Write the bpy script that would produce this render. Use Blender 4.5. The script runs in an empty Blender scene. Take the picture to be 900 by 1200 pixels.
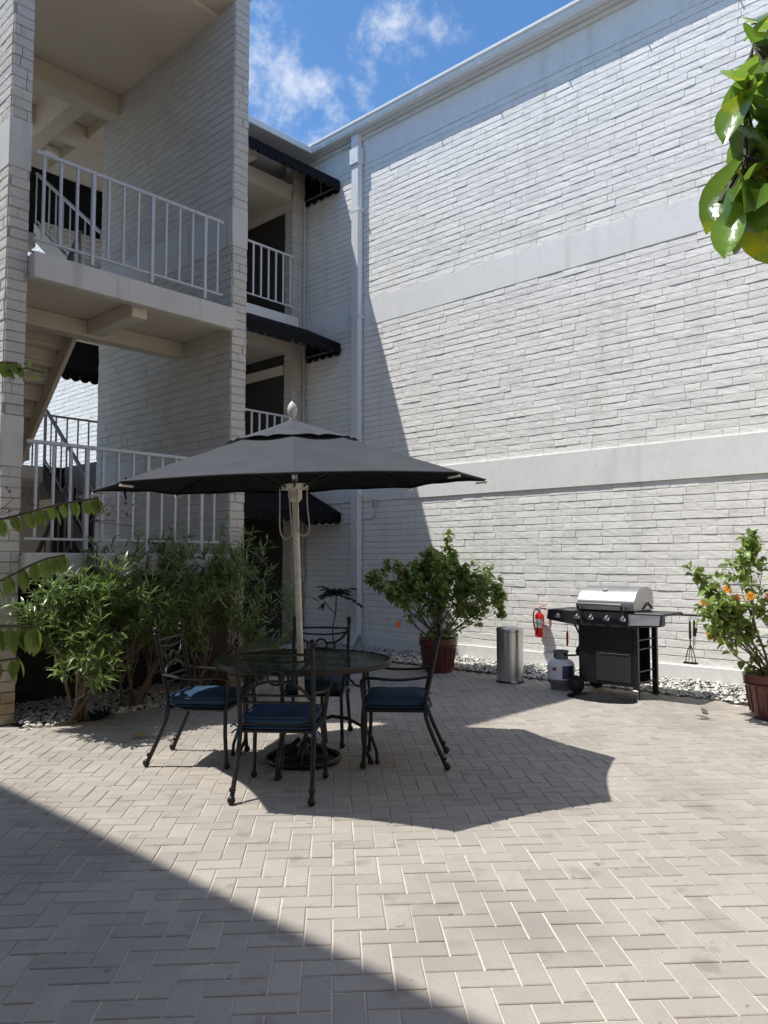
import bpy, math, random
from mathutils import Vector, Matrix, noise
R = math.radians
PI = math.pi
random.seed(7)
scene = bpy.context.scene
COL = scene.collection
V = Vector

# ------------------------------------------------------------------ helpers
class MB:
    def __init__(s): s.v = []; s.f = []; s.m = []
    def add(s, vs, fs, mi=0):
        b = len(s.v); s.v += [tuple(p) for p in vs]
        s.f += [tuple(b+i for i in f) for f in fs]; s.m += [mi]*len(fs)
    def box(s, a, b, mi=0):
        (x0,y0,z0),(x1,y1,z1) = a, b
        if x0>x1:x0,x1=x1,x0
        if y0>y1:y0,y1=y1,y0
        if z0>z1:z0,z1=z1,z0
        vs=[(x0,y0,z0),(x1,y0,z0),(x1,y1,z0),(x0,y1,z0),(x0,y0,z1),(x1,y0,z1),(x1,y1,z1),(x0,y1,z1)]
        s.add(vs,[(0,3,2,1),(4,5,6,7),(0,1,5,4),(1,2,6,5),(2,3,7,6),(3,0,4,7)],mi)
    def bbox(s, a, b, bev=.005, mi=0):
        (x0,y0,z0),(x1,y1,z1) = a, b
        vs=[]; idx={}
        fs=[]
        c=[(x0+x1)/2,(y0+y1)/2,(z0+z1)/2]; h=[abs(x1-x0)/2,abs(y1-y0)/2,abs(z1-z0)/2]
        e=min(bev,min(h)*.45)
        for sx in(-1,1):
            for sy in(-1,1):
                for sz in(-1,1):
                    for ax in range(3):
                        d=[h[0]-e,h[1]-e,h[2]-e]; d[ax]=h[ax]
                        idx[(sx,sy,sz,ax)]=len(vs)
                        vs.append((c[0]+sx*d[0],c[1]+sy*d[1],c[2]+sz*d[2]))
        for ax in range(3):
            o=[i for i in range(3) if i!=ax]
            for sg in(-1,1):
                q=[]
                for (p,r) in((-1,-1),(1,-1),(1,1),(-1,1)):
                    k=[0,0,0];k[ax]=sg;k[o[0]]=p;k[o[1]]=r
                    q.append(idx[(k[0],k[1],k[2],ax)])
                fs.append(tuple(q))
        for ax in range(3):
            o=[i for i in range(3) if i!=ax]
            for p in(-1,1):
                for r in(-1,1):
                    k0=[0,0,0];k0[o[0]]=p;k0[o[1]]=r;k1=list(k0);k0[ax]=-1;k1[ax]=1
                    fs.append((idx[(*k0,o[0])],idx[(*k1,o[0])],idx[(*k1,o[1])],idx[(*k0,o[1])]))
        for sx in(-1,1):
            for sy in(-1,1):
                for sz in(-1,1):
                    fs.append(tuple(idx[(sx,sy,sz,a)] for a in range(3)))
        s.add(vs,fs,mi)
    def tube(s, pts, r, n=8, mi=0, cap=True, flat=None):
        pts=[V(p) for p in pts]; k=len(pts)
        rr=list(r) if isinstance(r,(list,tuple)) else [r]*k
        if len(rr)!=k: rr=[rr[0]+(rr[-1]-rr[0])*i/(k-1) for i in range(k)]
        t0=(pts[1]-pts[0]).normalized()
        up=V((0,0,1)) if abs(t0.z)<.9 else V((1,0,0))
        nrm=(up-t0*up.dot(t0)).normalized()
        vs=[]
        for i,p in enumerate(pts):
            if i==0: t=pts[1]-pts[0]
            elif i==k-1: t=pts[-1]-pts[-2]
            else: t=(pts[i+1]-pts[i]).normalized()+(pts[i]-pts[i-1]).normalized()
            if t.length<1e-9: t=t0
            t=t.normalized()
            nrm=nrm-t*nrm.dot(t)
            if nrm.length<1e-6: nrm=t.orthogonal()
            nrm.normalize(); b=t.cross(nrm)
            for j in range(n):
                a=2*PI*j/n
                vs.append(p+nrm*(math.cos(a)*rr[i])+b*(math.sin(a)*rr[i]*(flat or 1)))
        fs=[(i*n+j,i*n+(j+1)%n,(i+1)*n+(j+1)%n,(i+1)*n+j) for i in range(k-1) for j in range(n)]
        if cap: fs+= [tuple(range(n))[::-1], tuple((k-1)*n+j for j in range(n))]
        s.add(vs,fs,mi)
    def lathe(s, prof, c=(0,0,0), n=24, mi=0, cap=True, sx=1, sy=1):
        vs=[]
        for (r,z) in prof:
            for j in range(n):
                a=2*PI*j/n; vs.append((c[0]+r*sx*math.cos(a),c[1]+r*sy*math.sin(a),c[2]+z))
        k=len(prof)
        fs=[(i*n+j,i*n+(j+1)%n,(i+1)*n+(j+1)%n,(i+1)*n+j) for i in range(k-1) for j in range(n)]
        if cap: fs+=[tuple(range(n))[::-1], tuple((k-1)*n+j for j in range(n))]
        s.add(vs,fs,mi)
    def ball(s,c,r,n=12,mi=0,sz=1):
        m=max(5,n//2)
        s.lathe([(max(1e-4,r*math.sin(PI*i/m)),-r*sz*math.cos(PI*i/m)) for i in range(m+1)],c,n,mi,False)
    def torus(s,c,Rr,r,ax='z',n=24,k=8,mi=0):
        pts=[]
        for i in range(n+1):
            a=2*PI*i/n; p=[math.cos(a)*Rr,math.sin(a)*Rr,0]
            if ax=='y': p=[p[0],0,p[1]]
            if ax=='x': p=[0,p[0],p[1]]
            pts.append((c[0]+p[0],c[1]+p[1],c[2]+p[2]))
        s.tube(pts,r,k,mi,False)
    def xform(s,M): s.v=[tuple(M@V(p)) for p in s.v]; return s
    def leaf(s, p, d, up, L, w, seg=3, curl=.3, fold=.25, shape='lance', mi=0):
        d=V(d).normalized(); up=V(up); sd=d.cross(up)
        if sd.length<1e-4: sd=d.orthogonal()
        sd.normalize(); n=sd.cross(d).normalized()
        vs=[];fs=[]
        W={'lance':lambda t: math.sin(PI*min(1,t*.93+.05))**.8,
           'ovate':lambda t: (math.sin(PI*t**.72)**.75 if 0<t<1 else .02),
           'obov':lambda t: (math.sin(PI*t**1.35)**.7 if 0<t<1 else .03)}[shape]
        p=V(p)
        for i in range(seg+1):
            t=i/seg
            c=p+d*(L*t*(1-.15*abs(curl)*t))-n*(curl*L*t*t*.5)
            ww=w*.5*max(W(t),.04)
            vs+= [c-sd*ww+n*(fold*ww), c, c+sd*ww+n*(fold*ww)]
        for i in range(seg):
            a=i*3
            fs+= [(a,a+1,a+4,a+3),(a+1,a+2,a+5,a+4)]
        s.add(vs,fs,mi)
    def build(s, name, mats, parent=None, smooth=35, world=False, loc=None):
        me=bpy.data.meshes.new(name)
        vs=s.v
        if world and parent is not None:
            o=parent.location
            if parent.parent is not None: o=o+parent.parent.location
            vs=[(a-o.x,b-o.y,c-o.z) for a,b,c in vs]
        me.from_pydata(vs,[],s.f)
        if not isinstance(mats,(list,tuple)): mats=[mats]
        for m in mats: me.materials.append(m)
        if len(mats)>1: me.polygons.foreach_set('material_index',s.m)
        if smooth:
            me.polygons.foreach_set('use_smooth',[True]*len(me.polygons))
            me.update()
            me.set_sharp_from_angle(angle=R(smooth))
        me.update()
        o=bpy.data.objects.new(name,me); COL.objects.link(o)
        if parent is not None: o.parent=parent
        if loc: o.location=loc
        return o

def tag(o,label=None,cat=None,group=None,kind=None):
    if label: o['label']=label
    if cat: o['category']=cat
    if group: o['group']=group
    if kind: o['kind']=kind
    return o
def thing(name,label,cat,loc=(0,0,0),rz=0,group=None):
    o=bpy.data.objects.new(name,None); COL.objects.link(o)
    o.empty_display_size=.2
    o.location=loc; o.rotation_euler=(0,0,rz)
    return tag(o,label,cat,group)
def copy_tree(o,parent=None):
    c=o.copy(); COL.objects.link(c)
    if parent is not None: c.parent=parent
    for ch in list(o.children): copy_tree(ch,c)
    return c
# site axes: the terrace is laid out along a forward axis and a side axis
FX,FY=.7337,.6794
def S(lat,dep,z=0): return V((FX*dep+FY*lat, FY*dep-FX*lat, z))

# ------------------------------------------------------------------ materials
def mat(name, col, rough=.6, metal=0, spec=.5, noise=None, bump=None, var=None, stain=None, trans=0, coat=0):
    m=bpy.data.materials.new(name); m.use_nodes=True
    nt=m.node_tree; N=nt.nodes; L=nt.links; N.clear()
    out=N.new('ShaderNodeOutputMaterial'); b=N.new('ShaderNodeBsdfPrincipled')
    b.inputs['Roughness'].default_value=rough; b.inputs['Metallic'].default_value=metal
    b.inputs['Specular IOR Level'].default_value=spec
    b.inputs['Coat Weight'].default_value=coat
    tc=N.new('ShaderNodeTexCoord')
    colout=None
    def rgb(c): 
        n=N.new('ShaderNodeRGB'); n.outputs[0].default_value=(*c,1); return n.outputs[0]
    colout=rgb(col)
    if noise:   # (scale, colour2, lo, hi)
        for (sc,c2,lo,hi,*an) in (noise if isinstance(noise,list) else [noise]):
            t=N.new('ShaderNodeTexNoise'); t.inputs['Scale'].default_value=sc; t.inputs['Detail'].default_value=6
            if an:
                mpn=N.new('ShaderNodeMapping'); mpn.inputs['Scale'].default_value=an[0]; L.new(tc.outputs['Object'],mpn.inputs[0]); L.new(mpn.outputs[0],t.inputs['Vector'])
            else: L.new(tc.outputs['Object'],t.inputs['Vector'])
            mr=N.new('ShaderNodeMapRange'); mr.inputs[1].default_value=lo; mr.inputs[2].default_value=hi
            L.new(t.outputs['Fac'],mr.inputs[0])
            mx=N.new('ShaderNodeMix'); mx.data_type='RGBA'
            L.new(mr.outputs[0],mx.inputs[0]); L.new(colout,mx.inputs[6]); mx.inputs[7].default_value=(*c2,1)
            colout=mx.outputs[2]
    if var:   # per-island value variation (amount, hue colour)
        g=N.new('ShaderNodeNewGeometry')
        mr=N.new('ShaderNodeMapRange'); mr.inputs[3].default_value=1-var; mr.inputs[4].default_value=1+var
        L.new(g.outputs['Random Per Island'],mr.inputs[0])
        hs=N.new('ShaderNodeHueSaturation'); L.new(colout,hs.inputs['Color']); L.new(mr.outputs[0],hs.inputs['Value'])
        colout=hs.outputs[0]
    if stain:  # (z0,z1,colour,strength): darker low down, broken by noise
        z0,z1,c2,st=stain
        g=N.new('ShaderNodeNewGeometry'); sp=N.new('ShaderNodeSeparateXYZ'); L.new(g.outputs['Position'],sp.inputs[0])
        mr=N.new('ShaderNodeMapRange'); mr.inputs[1].default_value=z0; mr.inputs[2].default_value=z1
        mr.inputs[3].default_value=st; mr.inputs[4].default_value=0
        L.new(sp.outputs[2],mr.inputs[0])
        t=N.new('ShaderNodeTexNoise'); t.inputs['Scale'].default_value=5; t.inputs['Detail'].default_value=5
        L.new(g.outputs['Position'],t.inputs['Vector'])
        mm=N.new('ShaderNodeMath'); mm.operation='MULTIPLY'; L.new(mr.outputs[0],mm.inputs[0]); L.new(t.outputs['Fac'],mm.inputs[1])
        mx=N.new('ShaderNodeMix'); mx.data_type='RGBA'; L.new(mm.outputs[0],mx.inputs[0]); L.new(colout,mx.inputs[6]); mx.inputs[7].default_value=(*c2,1)
        colout=mx.outputs[2]
    L.new(colout,b.inputs['Base Color'])
    if bump:  # list of (scale,strength,dist)
        prev=None
        for (sc,st,di) in bump:
            t=N.new('ShaderNodeTexNoise'); t.inputs['Scale'].default_value=sc; t.inputs['Detail'].default_value=5
            L.new(tc.outputs['Object'],t.inputs['Vector'])
            bp=N.new('ShaderNodeBump'); bp.inputs['Strength'].default_value=st; bp.inputs['Distance'].default_value=di
            L.new(t.outputs['Fac'],bp.inputs['Height'])
            if prev: L.new(prev,bp.inputs['Normal'])
            prev=bp.outputs[0]
        L.new(prev,b.inputs['Normal'])
    sh=b.outputs[0]
    if trans:
        tr=N.new('ShaderNodeBsdfTranslucent'); 
        hs=N.new('ShaderNodeHueSaturation'); hs.inputs['Value'].default_value=1.6; hs.inputs['Hue'].default_value=.48; L.new(colout,hs.inputs['Color'])
        L.new(hs.outputs[0],tr.inputs['Color'])
        ms=N.new('ShaderNodeMixShader'); ms.inputs[0].default_value=trans
        L.new(sh,ms.inputs[1]); L.new(tr.outputs[0],ms.inputs[2]); sh=ms.outputs[0]
    L.new(sh,out.inputs[0])
    return m

M={}
M['brick']=mat('painted brick',(.91,.885,.835),.75,spec=.3,noise=[(3,(.85,.83,.79),.45,.75),(30,(.80,.78,.74),.58,.8),(1,(.76,.735,.68),.56,.78,(4,4,.35))],var=.025,bump=[(26,.7,.008),(90,.8,.004)])
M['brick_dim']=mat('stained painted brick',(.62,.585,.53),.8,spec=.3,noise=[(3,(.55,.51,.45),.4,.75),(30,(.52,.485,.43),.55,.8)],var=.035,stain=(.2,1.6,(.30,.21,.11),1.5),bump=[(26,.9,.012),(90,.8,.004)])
M['brick_shade']=mat('shade toned underfloor brick',(.045,.043,.04),.9,noise=(8,(.025,.024,.022),.4,.7),bump=[(40,.5,.006)])  # deep shade below the landing put into the brick colour
M['bounce_brick']=mat('tan brick',(.52,.43,.33),.9)  # tan chosen for the warm bounce of the added block
M['band_grey']=mat('plain grey brick',(.55,.51,.45),.9)  # even grey, lowered to cut bounce into the courtyard
M['mortar']=mat('paint filled mortar',(.46,.44,.41),.9,bump=[(60,.4,.003)])
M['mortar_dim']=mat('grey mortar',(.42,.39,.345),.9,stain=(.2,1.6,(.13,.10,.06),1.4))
M['band']=mat('smooth painted concrete',(.88,.87,.84),.6,spec=.3,noise=[(2,(.82,.81,.78),.45,.8),(1,(.74,.72,.67),.56,.76,(5,5,.5)),(14,(.80,.78,.74),.5,.8)],bump=[(9,.35,.006),(60,.2,.002)])
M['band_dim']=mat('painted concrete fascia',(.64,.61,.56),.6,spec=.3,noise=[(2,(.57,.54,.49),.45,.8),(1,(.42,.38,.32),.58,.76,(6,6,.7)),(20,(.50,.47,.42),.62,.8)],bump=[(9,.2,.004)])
M['ceil']=mat('cream painted ceiling',(.66,.59,.49),.8,noise=[(1.2,(.60,.53,.43),.4,.8),(.9,(.50,.42,.32),.62,.74)],bump=[(30,.1,.002)])
M['metal_white']=mat('white painted metal',(.78,.79,.80),.4,spec=.5,noise=(5,(.68,.68,.68),.55,.85),bump=[(20,.08,.002)])
M['rail']=mat('pale grey painted rail',(.52,.53,.55),.4,noise=(18,(.36,.33,.30),.62,.75))
M['rail_dk']=mat('backlit brown grey rail',(.20,.18,.17),.5,noise=(10,(.12,.10,.09),.5,.8))  # brown grey of the backlit rear rails put into the colour
M['awning']=mat('black awning canvas',(.012,.012,.014),.9,spec=.15,bump=[(300,.2,.001)])
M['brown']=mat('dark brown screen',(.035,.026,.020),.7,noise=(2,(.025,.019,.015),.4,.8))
M['black']=mat('near black',(.008,.008,.009),.8)
M['paver']=mat('concrete paver',(.395,.356,.312),.8,spec=.2,var=.075,noise=[(1.1,(.36,.325,.285),.4,.75),(9,(.425,.382,.335),.5,.8),(60,(.32,.285,.25),.55,.8),(3.4,(.27,.24,.21),.60,.78),(.8,(.30,.27,.24),.52,.70),(5.5,(.30,.265,.23),.60,.70),(14,(.22,.19,.165),.69,.73)],bump=[(220,.35,.0015),(25,.2,.003)])
M['sand']=mat('pale jointing sand',(.70,.62,.51),.95,noise=[(2.2,(.42,.36,.29),.45,.75),(60,(.55,.49,.41),.4,.7)],bump=[(200,.6,.003)])
M['concrete']=mat('grey concrete floor',(.16,.155,.15),.85,noise=(3,(.11,.105,.1),.4,.8))
M['soil']=mat('dark soil',(.035,.028,.02),.95,bump=[(50,.8,.01)])
M['stone']=mat('white landscaping pebble',(.62,.60,.56),.7,var=.32,noise=(12,(.45,.42,.38),.5,.8))
M['fabric']=mat('charcoal canopy canvas',(.060,.061,.070),.85,spec=.25,noise=[(3,(.074,.075,.084),.4,.75),(55,(.26,.25,.24),.74,.76)],bump=[(500,.15,.0006),(5,.45,.02)],trans=.06)
M['fabric_light']=mat('faded canopy flap canvas',(.085,.092,.10),.85,spec=.25,noise=(8,(.065,.07,.078),.4,.7),bump=[(500,.15,.0006)],trans=.06)
M['pole']=mat('cream painted pole',(.70,.67,.60),.45,noise=(14,(.48,.43,.35),.5,.8))
M['rope']=mat('off white cord',(.50,.46,.40),.8)
M['iron']=mat('dark wrought iron',(.010,.009,.008),.42,spec=.4,noise=(30,(.020,.017,.014),.5,.8),bump=[(90,.15,.001)])
M['cushion']=mat('navy cushion cloth',(.030,.062,.120),.9,spec=.2,noise=[(5,(.040,.080,.148),.4,.7),(120,(.024,.048,.095),.45,.7)],bump=[(500,.25,.001),(14,.5,.012)])
M['steel']=mat('brushed stainless steel',(.55,.55,.55),.28,metal=1,bump=[(10,.05,.002)])
M['steel_lid']=mat('satin stainless lid',(.46,.46,.46),.40,metal=1,noise=(4,(.36,.35,.34),.5,.8))
M['chrome']=mat('polished chrome',(.75,.75,.76),.12,metal=1)
M['grill_black']=mat('black enamel',(.012,.012,.014),.35,spec=.5)
M['grill_grey']=mat('dark grey enamel',(.030,.031,.036),.4)
M['rubber']=mat('black rubber',(.014,.014,.014),.75)
M['tank']=mat('grey white tank paint',(.74,.76,.80),.4,noise=(9,(.64,.66,.69),.5,.8))
M['tank_dk']=mat('tank foot grey',(.16,.16,.17),.5)
M['label_blue']=mat('navy label',(.02,.035,.11),.4,noise=(22,(.30,.05,.04),.60,.62))
M['red']=mat('red enamel',(.60,.015,.012),.25,coat=.4)
M['label_white']=mat('white printed label',(.66,.64,.60),.5,noise=(40,(.12,.12,.12),.54,.56))
M['red_soft']=mat('red print',(.42,.05,.05),.5)
M['terracotta']=mat('glazed oxblood pot',(.105,.022,.018),.35,noise=(7,(.16,.045,.03),.5,.8),bump=[(20,.15,.004)],coat=.2)
M['leaf_ole']=mat('oleander leaf',(.135,.205,.055),.32,spec=.6,var=.40,trans=.25)
M['leaf_hib']=mat('hibiscus leaf',(.20,.29,.07),.36,spec=.5,var=.42,trans=.30)
M['leaf_big']=mat('large glossy leaf',(.13,.25,.035),.22,spec=.7,var=.45,noise=[(9,(.34,.36,.02),.56,.70),(60,(.07,.10,.02),.66,.72)],trans=.45,bump=[(22,.45,.008)])
M['leaf_palm']=mat('dark palm leaf',(.016,.030,.016),.5,var=.3)
M['leaf_pin']=mat('yellow green leaflet',(.19,.27,.05),.4,var=.3,trans=.5)
M['leaf_dry']=mat('fallen dry leaf',(.42,.24,.05),.7)
M['twig_red']=mat('dry reddish twig',(.16,.08,.07),.8)
M['stem']=mat('grey brown stem',(.17,.125,.085),.85,noise=(25,(.10,.07,.05),.4,.7),bump=[(60,.5,.004)])
M['bark']=mat('grey bark',(.13,.11,.09),.9,noise=(12,(.07,.06,.05),.4,.7),bump=[(30,.8,.01)])
M['flower']=mat('orange hibiscus petal',(.88,.27,.06),.6,var=.12,trans=.3)
M['flower_y']=mat('yellow orange petal',(.80,.38,.05),.6,trans=.3)
M['flower_c']=mat('red flower centre',(.5,.03,.02),.6)
M['mat_rubber']=mat('black doormat',(.016,.016,.018),.9,spec=.12,bump=[(60,.5,.004)])
M['wood']=mat('dark wood handle',(.06,.03,.02),.5)
M['lamp']=mat('lamp cover',(.8,.78,.7),.4)
# table glass
m=bpy.data.materials.new('textured table glass'); m.use_nodes=True; N=m.node_tree.nodes; L=m.node_tree.links
b=N['Principled BSDF']; b.inputs['Base Color'].default_value=(.10,.13,.115,1); b.inputs['Roughness'].default_value=.12
t=N.new('ShaderNodeTexNoise'); t.inputs['Scale'].default_value=60; bp=N.new('ShaderNodeBump'); bp.inputs['Strength'].default_value=.25; bp.inputs['Distance'].default_value=.002
L.new(t.outputs['Fac'],bp.inputs['Height']); L.new(bp.outputs[0],b.inputs['Normal'])
tr=N.new('ShaderNodeBsdfTransparent'); tr.inputs[0].default_value=(.55,.66,.60,1)
ms=N.new('ShaderNodeMixShader'); ms.inputs[0].default_value=.42
L.new(tr.outputs[0],ms.inputs[1]); L.new(b.outputs[0],ms.inputs[2]); L.new(ms.outputs[0],N['Material Output'].inputs[0])
M['glass']=m

# ------------------------------------------------------------------ sky + sun + camera
sun_dir=V((.69,-.66,-2.08)).normalized()      # direction the light travels
to_sun=-sun_dir
elev=math.asin(to_sun.z); az=math.atan2(to_sun.x,to_sun.y)
w=bpy.data.worlds.new('World'); scene.world=w; w.use_nodes=True
N=w.node_tree.nodes; L=w.node_tree.links; N.clear()
out=N.new('ShaderNodeOutputWorld'); bg=N.new('ShaderNodeBackground')
sky=N.new('ShaderNodeTexSky'); sky.sky_type='NISHITA'; sky.sun_disc=False
sky.sun_elevation=elev; sky.sun_rotation=az
sky.air_density=1.0; sky.dust_density=.5; sky.ozone_density=2.2
tc=N.new('ShaderNodeTexCoord')
def nn(t,**k):
    n=N.new(t)
    for a,b_ in k.items(): setattr(n,a,b_)
    return n
mp=nn('ShaderNodeMapping'); mp.inputs['Scale'].default_value=(1,1,1.1); L.new(tc.outputs['Generated'],mp.inputs[0])
n1=nn('ShaderNodeTexNoise'); n1.inputs['Scale'].default_value=13; n1.inputs['Detail'].default_value=9; n1.inputs['Roughness'].default_value=.66; n1.inputs['Distortion'].default_value=.12
L.new(mp.outputs[0],n1.inputs['Vector'])
def blob(d,tight,gain):
    d=V(d).normalized()
    dp=nn('ShaderNodeVectorMath',operation='DOT_PRODUCT'); dp.inputs[1].default_value=d; L.new(tc.outputs['Generated'],dp.inputs[0])
    mr=nn('ShaderNodeMapRange'); mr.inputs[1].default_value=math.cos(R(tight)); mr.inputs[2].default_value=1; mr.inputs[3].default_value=0; mr.inputs[4].default_value=gain
    L.new(dp.outputs['Value'],mr.inputs[0]); return mr.outputs[0]
CLOUDS=[]  # filled below
def skydir(x,y):  # bearing from the photo's horizon axes
    p=R(3.56); lat=(x-450)/908; up=(600-y)/908
    F=V((FX*math.cos(p),FY*math.cos(p),math.sin(p))); Rt=V((FY,-FX,0)); U=Rt.cross(F)
    return F+Rt*lat+U*up
acc=None
for (dx,dy,tight,g) in ((318,110,5.0,.20),(335,160,3.2,.16),(335,15,3.4,.17),(405,118,3.6,.15),(448,62,4.2,.16),(300,60,3,.13),(515,42,2.2,.09),(200,-300,22,.18),(900,-500,25,.16)):
    o_=blob(skydir(dx,dy),tight,g)
    if acc is None: acc=o_
    else:
        mm=nn('ShaderNodeMath',operation='MAXIMUM'); L.new(acc,mm.inputs[0]); L.new(o_,mm.inputs[1]); acc=mm.outputs[0]
ad=nn('ShaderNodeMath',operation='ADD'); L.new(acc,ad.inputs[0]); L.new(n1.outputs['Fac'],ad.inputs[1])
cr=nn('ShaderNodeMapRange',interpolation_type='SMOOTHSTEP'); cr.inputs[1].default_value=.57; cr.inputs[2].default_value=.90; cr.inputs[3].default_value=0; cr.inputs[4].default_value=.72
L.new(ad.outputs[0],cr.inputs[0])
hs=nn('ShaderNodeHueSaturation'); hs.inputs['Saturation'].default_value=1.22; hs.inputs['Value'].default_value=1.30
L.new(sky.outputs[0],hs.inputs['Color'])
mx=nn('ShaderNodeMix',data_type='RGBA'); L.new(cr.outputs[0],mx.inputs[0]); L.new(hs.outputs[0],mx.inputs[6]); mx.inputs[7].default_value=(7.4,7.5,7.7,1)
L.new(mx.outputs[2],bg.inputs[0]); bg.inputs[1].default_value=.146
L.new(bg.outputs[0],out.inputs[0])

ld=bpy.data.lights.new('sun','SUN'); ld.energy=5.0; ld.angle=R(.53); ld.color=(1,.98,.92)
lo=bpy.data.objects.new('sun',ld); COL.objects.link(lo); lo.rotation_euler=sun_dir.to_track_quat('-Z','Y').to_euler(); lo.location=(0,10,20)
cd=bpy.data.cameras.new('camera'); cam=bpy.data.objects.new('camera',cd); COL.objects.link(cam)
cam.location=(0,0,1.5); cam.rotation_euler=(R(90+3.56),0,R(42.8-90)); cd.sensor_width=36; cd.lens=908/1200*36; cd.clip_end=3000; cd.clip_start=.05
scene.camera=cam
scene.view_settings.view_transform='Standard'; scene.view_settings.look='None'; scene.view_settings.exposure=0
scene.cycles.max_bounces=8; scene.cycles.diffuse_bounces=5; scene.cycles.transparent_max_bounces=12

# ------------------------------------------------------------------ brick wall builder
def bricks(mb, org, u, n, ulen, z0, z1, ch=.1, seed=1, Lm=.38, prot=.0062, rough=1.0, mi_b=0, mi_m=1, back=.05, skip=()):
    """a wall sheet of slightly uneven painted bricks: u = along, n = outward"""
    rnd=random.Random(seed); u=V(u); n=V(n); o=V(org)
    def P(a,z,d): return o+u*a+V((0,0,z))+n*d
    zs=[]; z=z0
    cnt=max(1,round((z1-z0)/ch)); c=(z1-z0)/cnt
    mb.add([P(0,z0,0),P(ulen,z0,0),P(ulen,z1,0),P(0,z1,0)],[(0,1,2,3)],mi_m)
    for k in range(cnt):
        za=z0+k*c; zb=za+c
        a=-rnd.uniform(0,Lm); 
        while a<ulen:
            L_=Lm*rnd.choice((1,1,1,1,.5,1,1.0,1.0,1.5))*rnd.uniform(.96,1.04)
            a0=max(0,a); a1=min(ulen,a+L_); a+=L_
            if a1-a0<.03: continue
            if any(s0<(a0+a1)/2<s1 and t0<(za+zb)/2<t1 for s0,s1,t0,t1 in skip): continue
            g=.0010; gh=.0030
            d=prot*(1+rough*rnd.uniform(-.40,.45)); tilt=rnd.uniform(-.0013,.0013)*rough; roll=rnd.uniform(-.0005,.0022)*rough
            ns=max(1,int((a1-a0)/.085))
            vs=[];fs=[]
            be=.0045
            jb=[rnd.uniform(-.0025,.0020)*rough for _ in range(ns+1)]; jt=[rnd.uniform(-.0025,.003)*rough for _ in range(ns+1)]
            for i in range(ns+1):
                t=i/ns; aa=a0+g+(a1-a0-2*g)*t
                ai=aa+(be*.7 if i==0 else (-be*.7 if i==ns else 0))
                dd=d+tilt*(t-.5)+rnd.uniform(-.0012,.0012)*rough
                dm=dd+rnd.uniform(-.0015,.002)*rough
                lo_=za+gh+jb[i]; hi_=zb-gh+jt[i]
                lo_=max(lo_,za+.001); hi_=min(hi_,zb-.001)
                vs+=[P(aa,lo_,0),P(ai,lo_+be,dd+roll),P(ai,(lo_+hi_)/2,dm),P(ai,hi_-be,dd-roll),P(aa,hi_,0)]
            for i in range(ns):
                b=i*5
                for j in range(4): fs.append((b+j,b+5+j,b+6+j,b+1+j))
            fs.append((0,1,2,3,4)); e=ns*5; fs.append((e+4,e+3,e+2,e+1,e))
            mb.add(vs,fs,mi_b)

def wallobj(name,parent,mats,calls,extra=None,label=None):
    mb=MB()
    for c in calls: bricks(mb,**c)
    if extra: extra(mb)
    o=mb.build(name,mats,parent,smooth=0,world=True)
    if label: o['label']=label
    return o
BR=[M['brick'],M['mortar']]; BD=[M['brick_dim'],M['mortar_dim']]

# ------------------------------------------------------------------ ground
g=MB(); g.add([(-400,-400,-.03),(400,-400,-.03),(400,400,-.03),(-400,400,-.03)],[(0,1,2,3)])
tag(g.build('ground',M['concrete'],smooth=0),kind='structure')
g=MB(); g.add([(-6,-6,-.006),(8.5,-6,-.006),(8.5,10.75,-.006),(-6,10.75,-.006)],[(0,1,2,3)])
tag(g.build('jointing_sand',M['sand'],smooth=0),kind='structure')
def paving():
    mb=MB(); rnd=random.Random(3); a=.112; th=R(46.5)
    ux,uy=math.cos(th),math.sin(th)
    def inside(x,y):
        if x>8.52+.03*math.sin(y*2.1) or y>10.7 or y<-2.0 or x<-1.2: return False
        if 2.98<x<5.5 and y>7.12+.10*math.sin(x*1.9): return False
        if 2.76<x<=2.98 and y>7.38: return False
        if (x*FX+y*FY)<.7: return False
        return True
    n=140
    for i in range(-n,n):
        for j in range(-n,n):
            v=(i-j)%4
            if v==0: w_,h_=2,1
            elif v==3: w_,h_=1,2
            else: continue
            cx=(i+w_/2)*a; cy=(j+h_/2)*a
            X=cx*ux-cy*uy; Y=cx*uy+cy*ux
            if not inside(X,Y): continue
            hw=w_*a/2-.0038+rnd.uniform(-.0006,.0006); hh=h_*a/2-.0038+rnd.uniform(-.0006,.0006)
            jx=rnd.uniform(-.0012,.0012); jy=rnd.uniform(-.0012,.0012); rot=rnd.uniform(-.006,.006)
            zt=rnd.uniform(-.0012,.0012); tx=rnd.uniform(-.006,.006); ty=rnd.uniform(-.006,.006)
            vs=[]
            for (ins,z) in ((0,-.012),(0,-.003),(.0035,0)):
                for sx,sy in ((-1,-1),(1,-1),(1,1),(-1,1)):
                    px=sx*(hw-ins); py=sy*(hh-ins)
                    qx=px-py*rot+jx+cx; qy=py+px*rot+jy+cy
                    vs.append((qx*ux-qy*uy,qx*uy+qy*ux,z+zt+px*tx+py*ty if z>-.01 else z))
            fs=[(8,9,10,11)]
            for l in (0,4):
                for k in range(4): fs.append((l+k,l+(k+1)%4,l+4+(k+1)%4,l+4+k))
            mb.add(vs,fs)
    return tag(mb.build('paving',M['paver'],smooth=0),kind='structure')
paving()
# planting-bed soil under the pebbles
g=MB(); g.add([(2.95,7.16,.0005),(5.6,7.16,.0005),(5.6,8.3,.0005),(2.95,8.3,.0005)],[(0,1,2,3)])
g.add([(8.5,-4,-.003),(9.5,-4,-.003),(9.5,10.75,-.003),(8.5,10.75,-.003)],[(0,1,2,3)])
tag(g.build('planting_bed',M['soil'],smooth=0),kind='structure')

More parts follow.
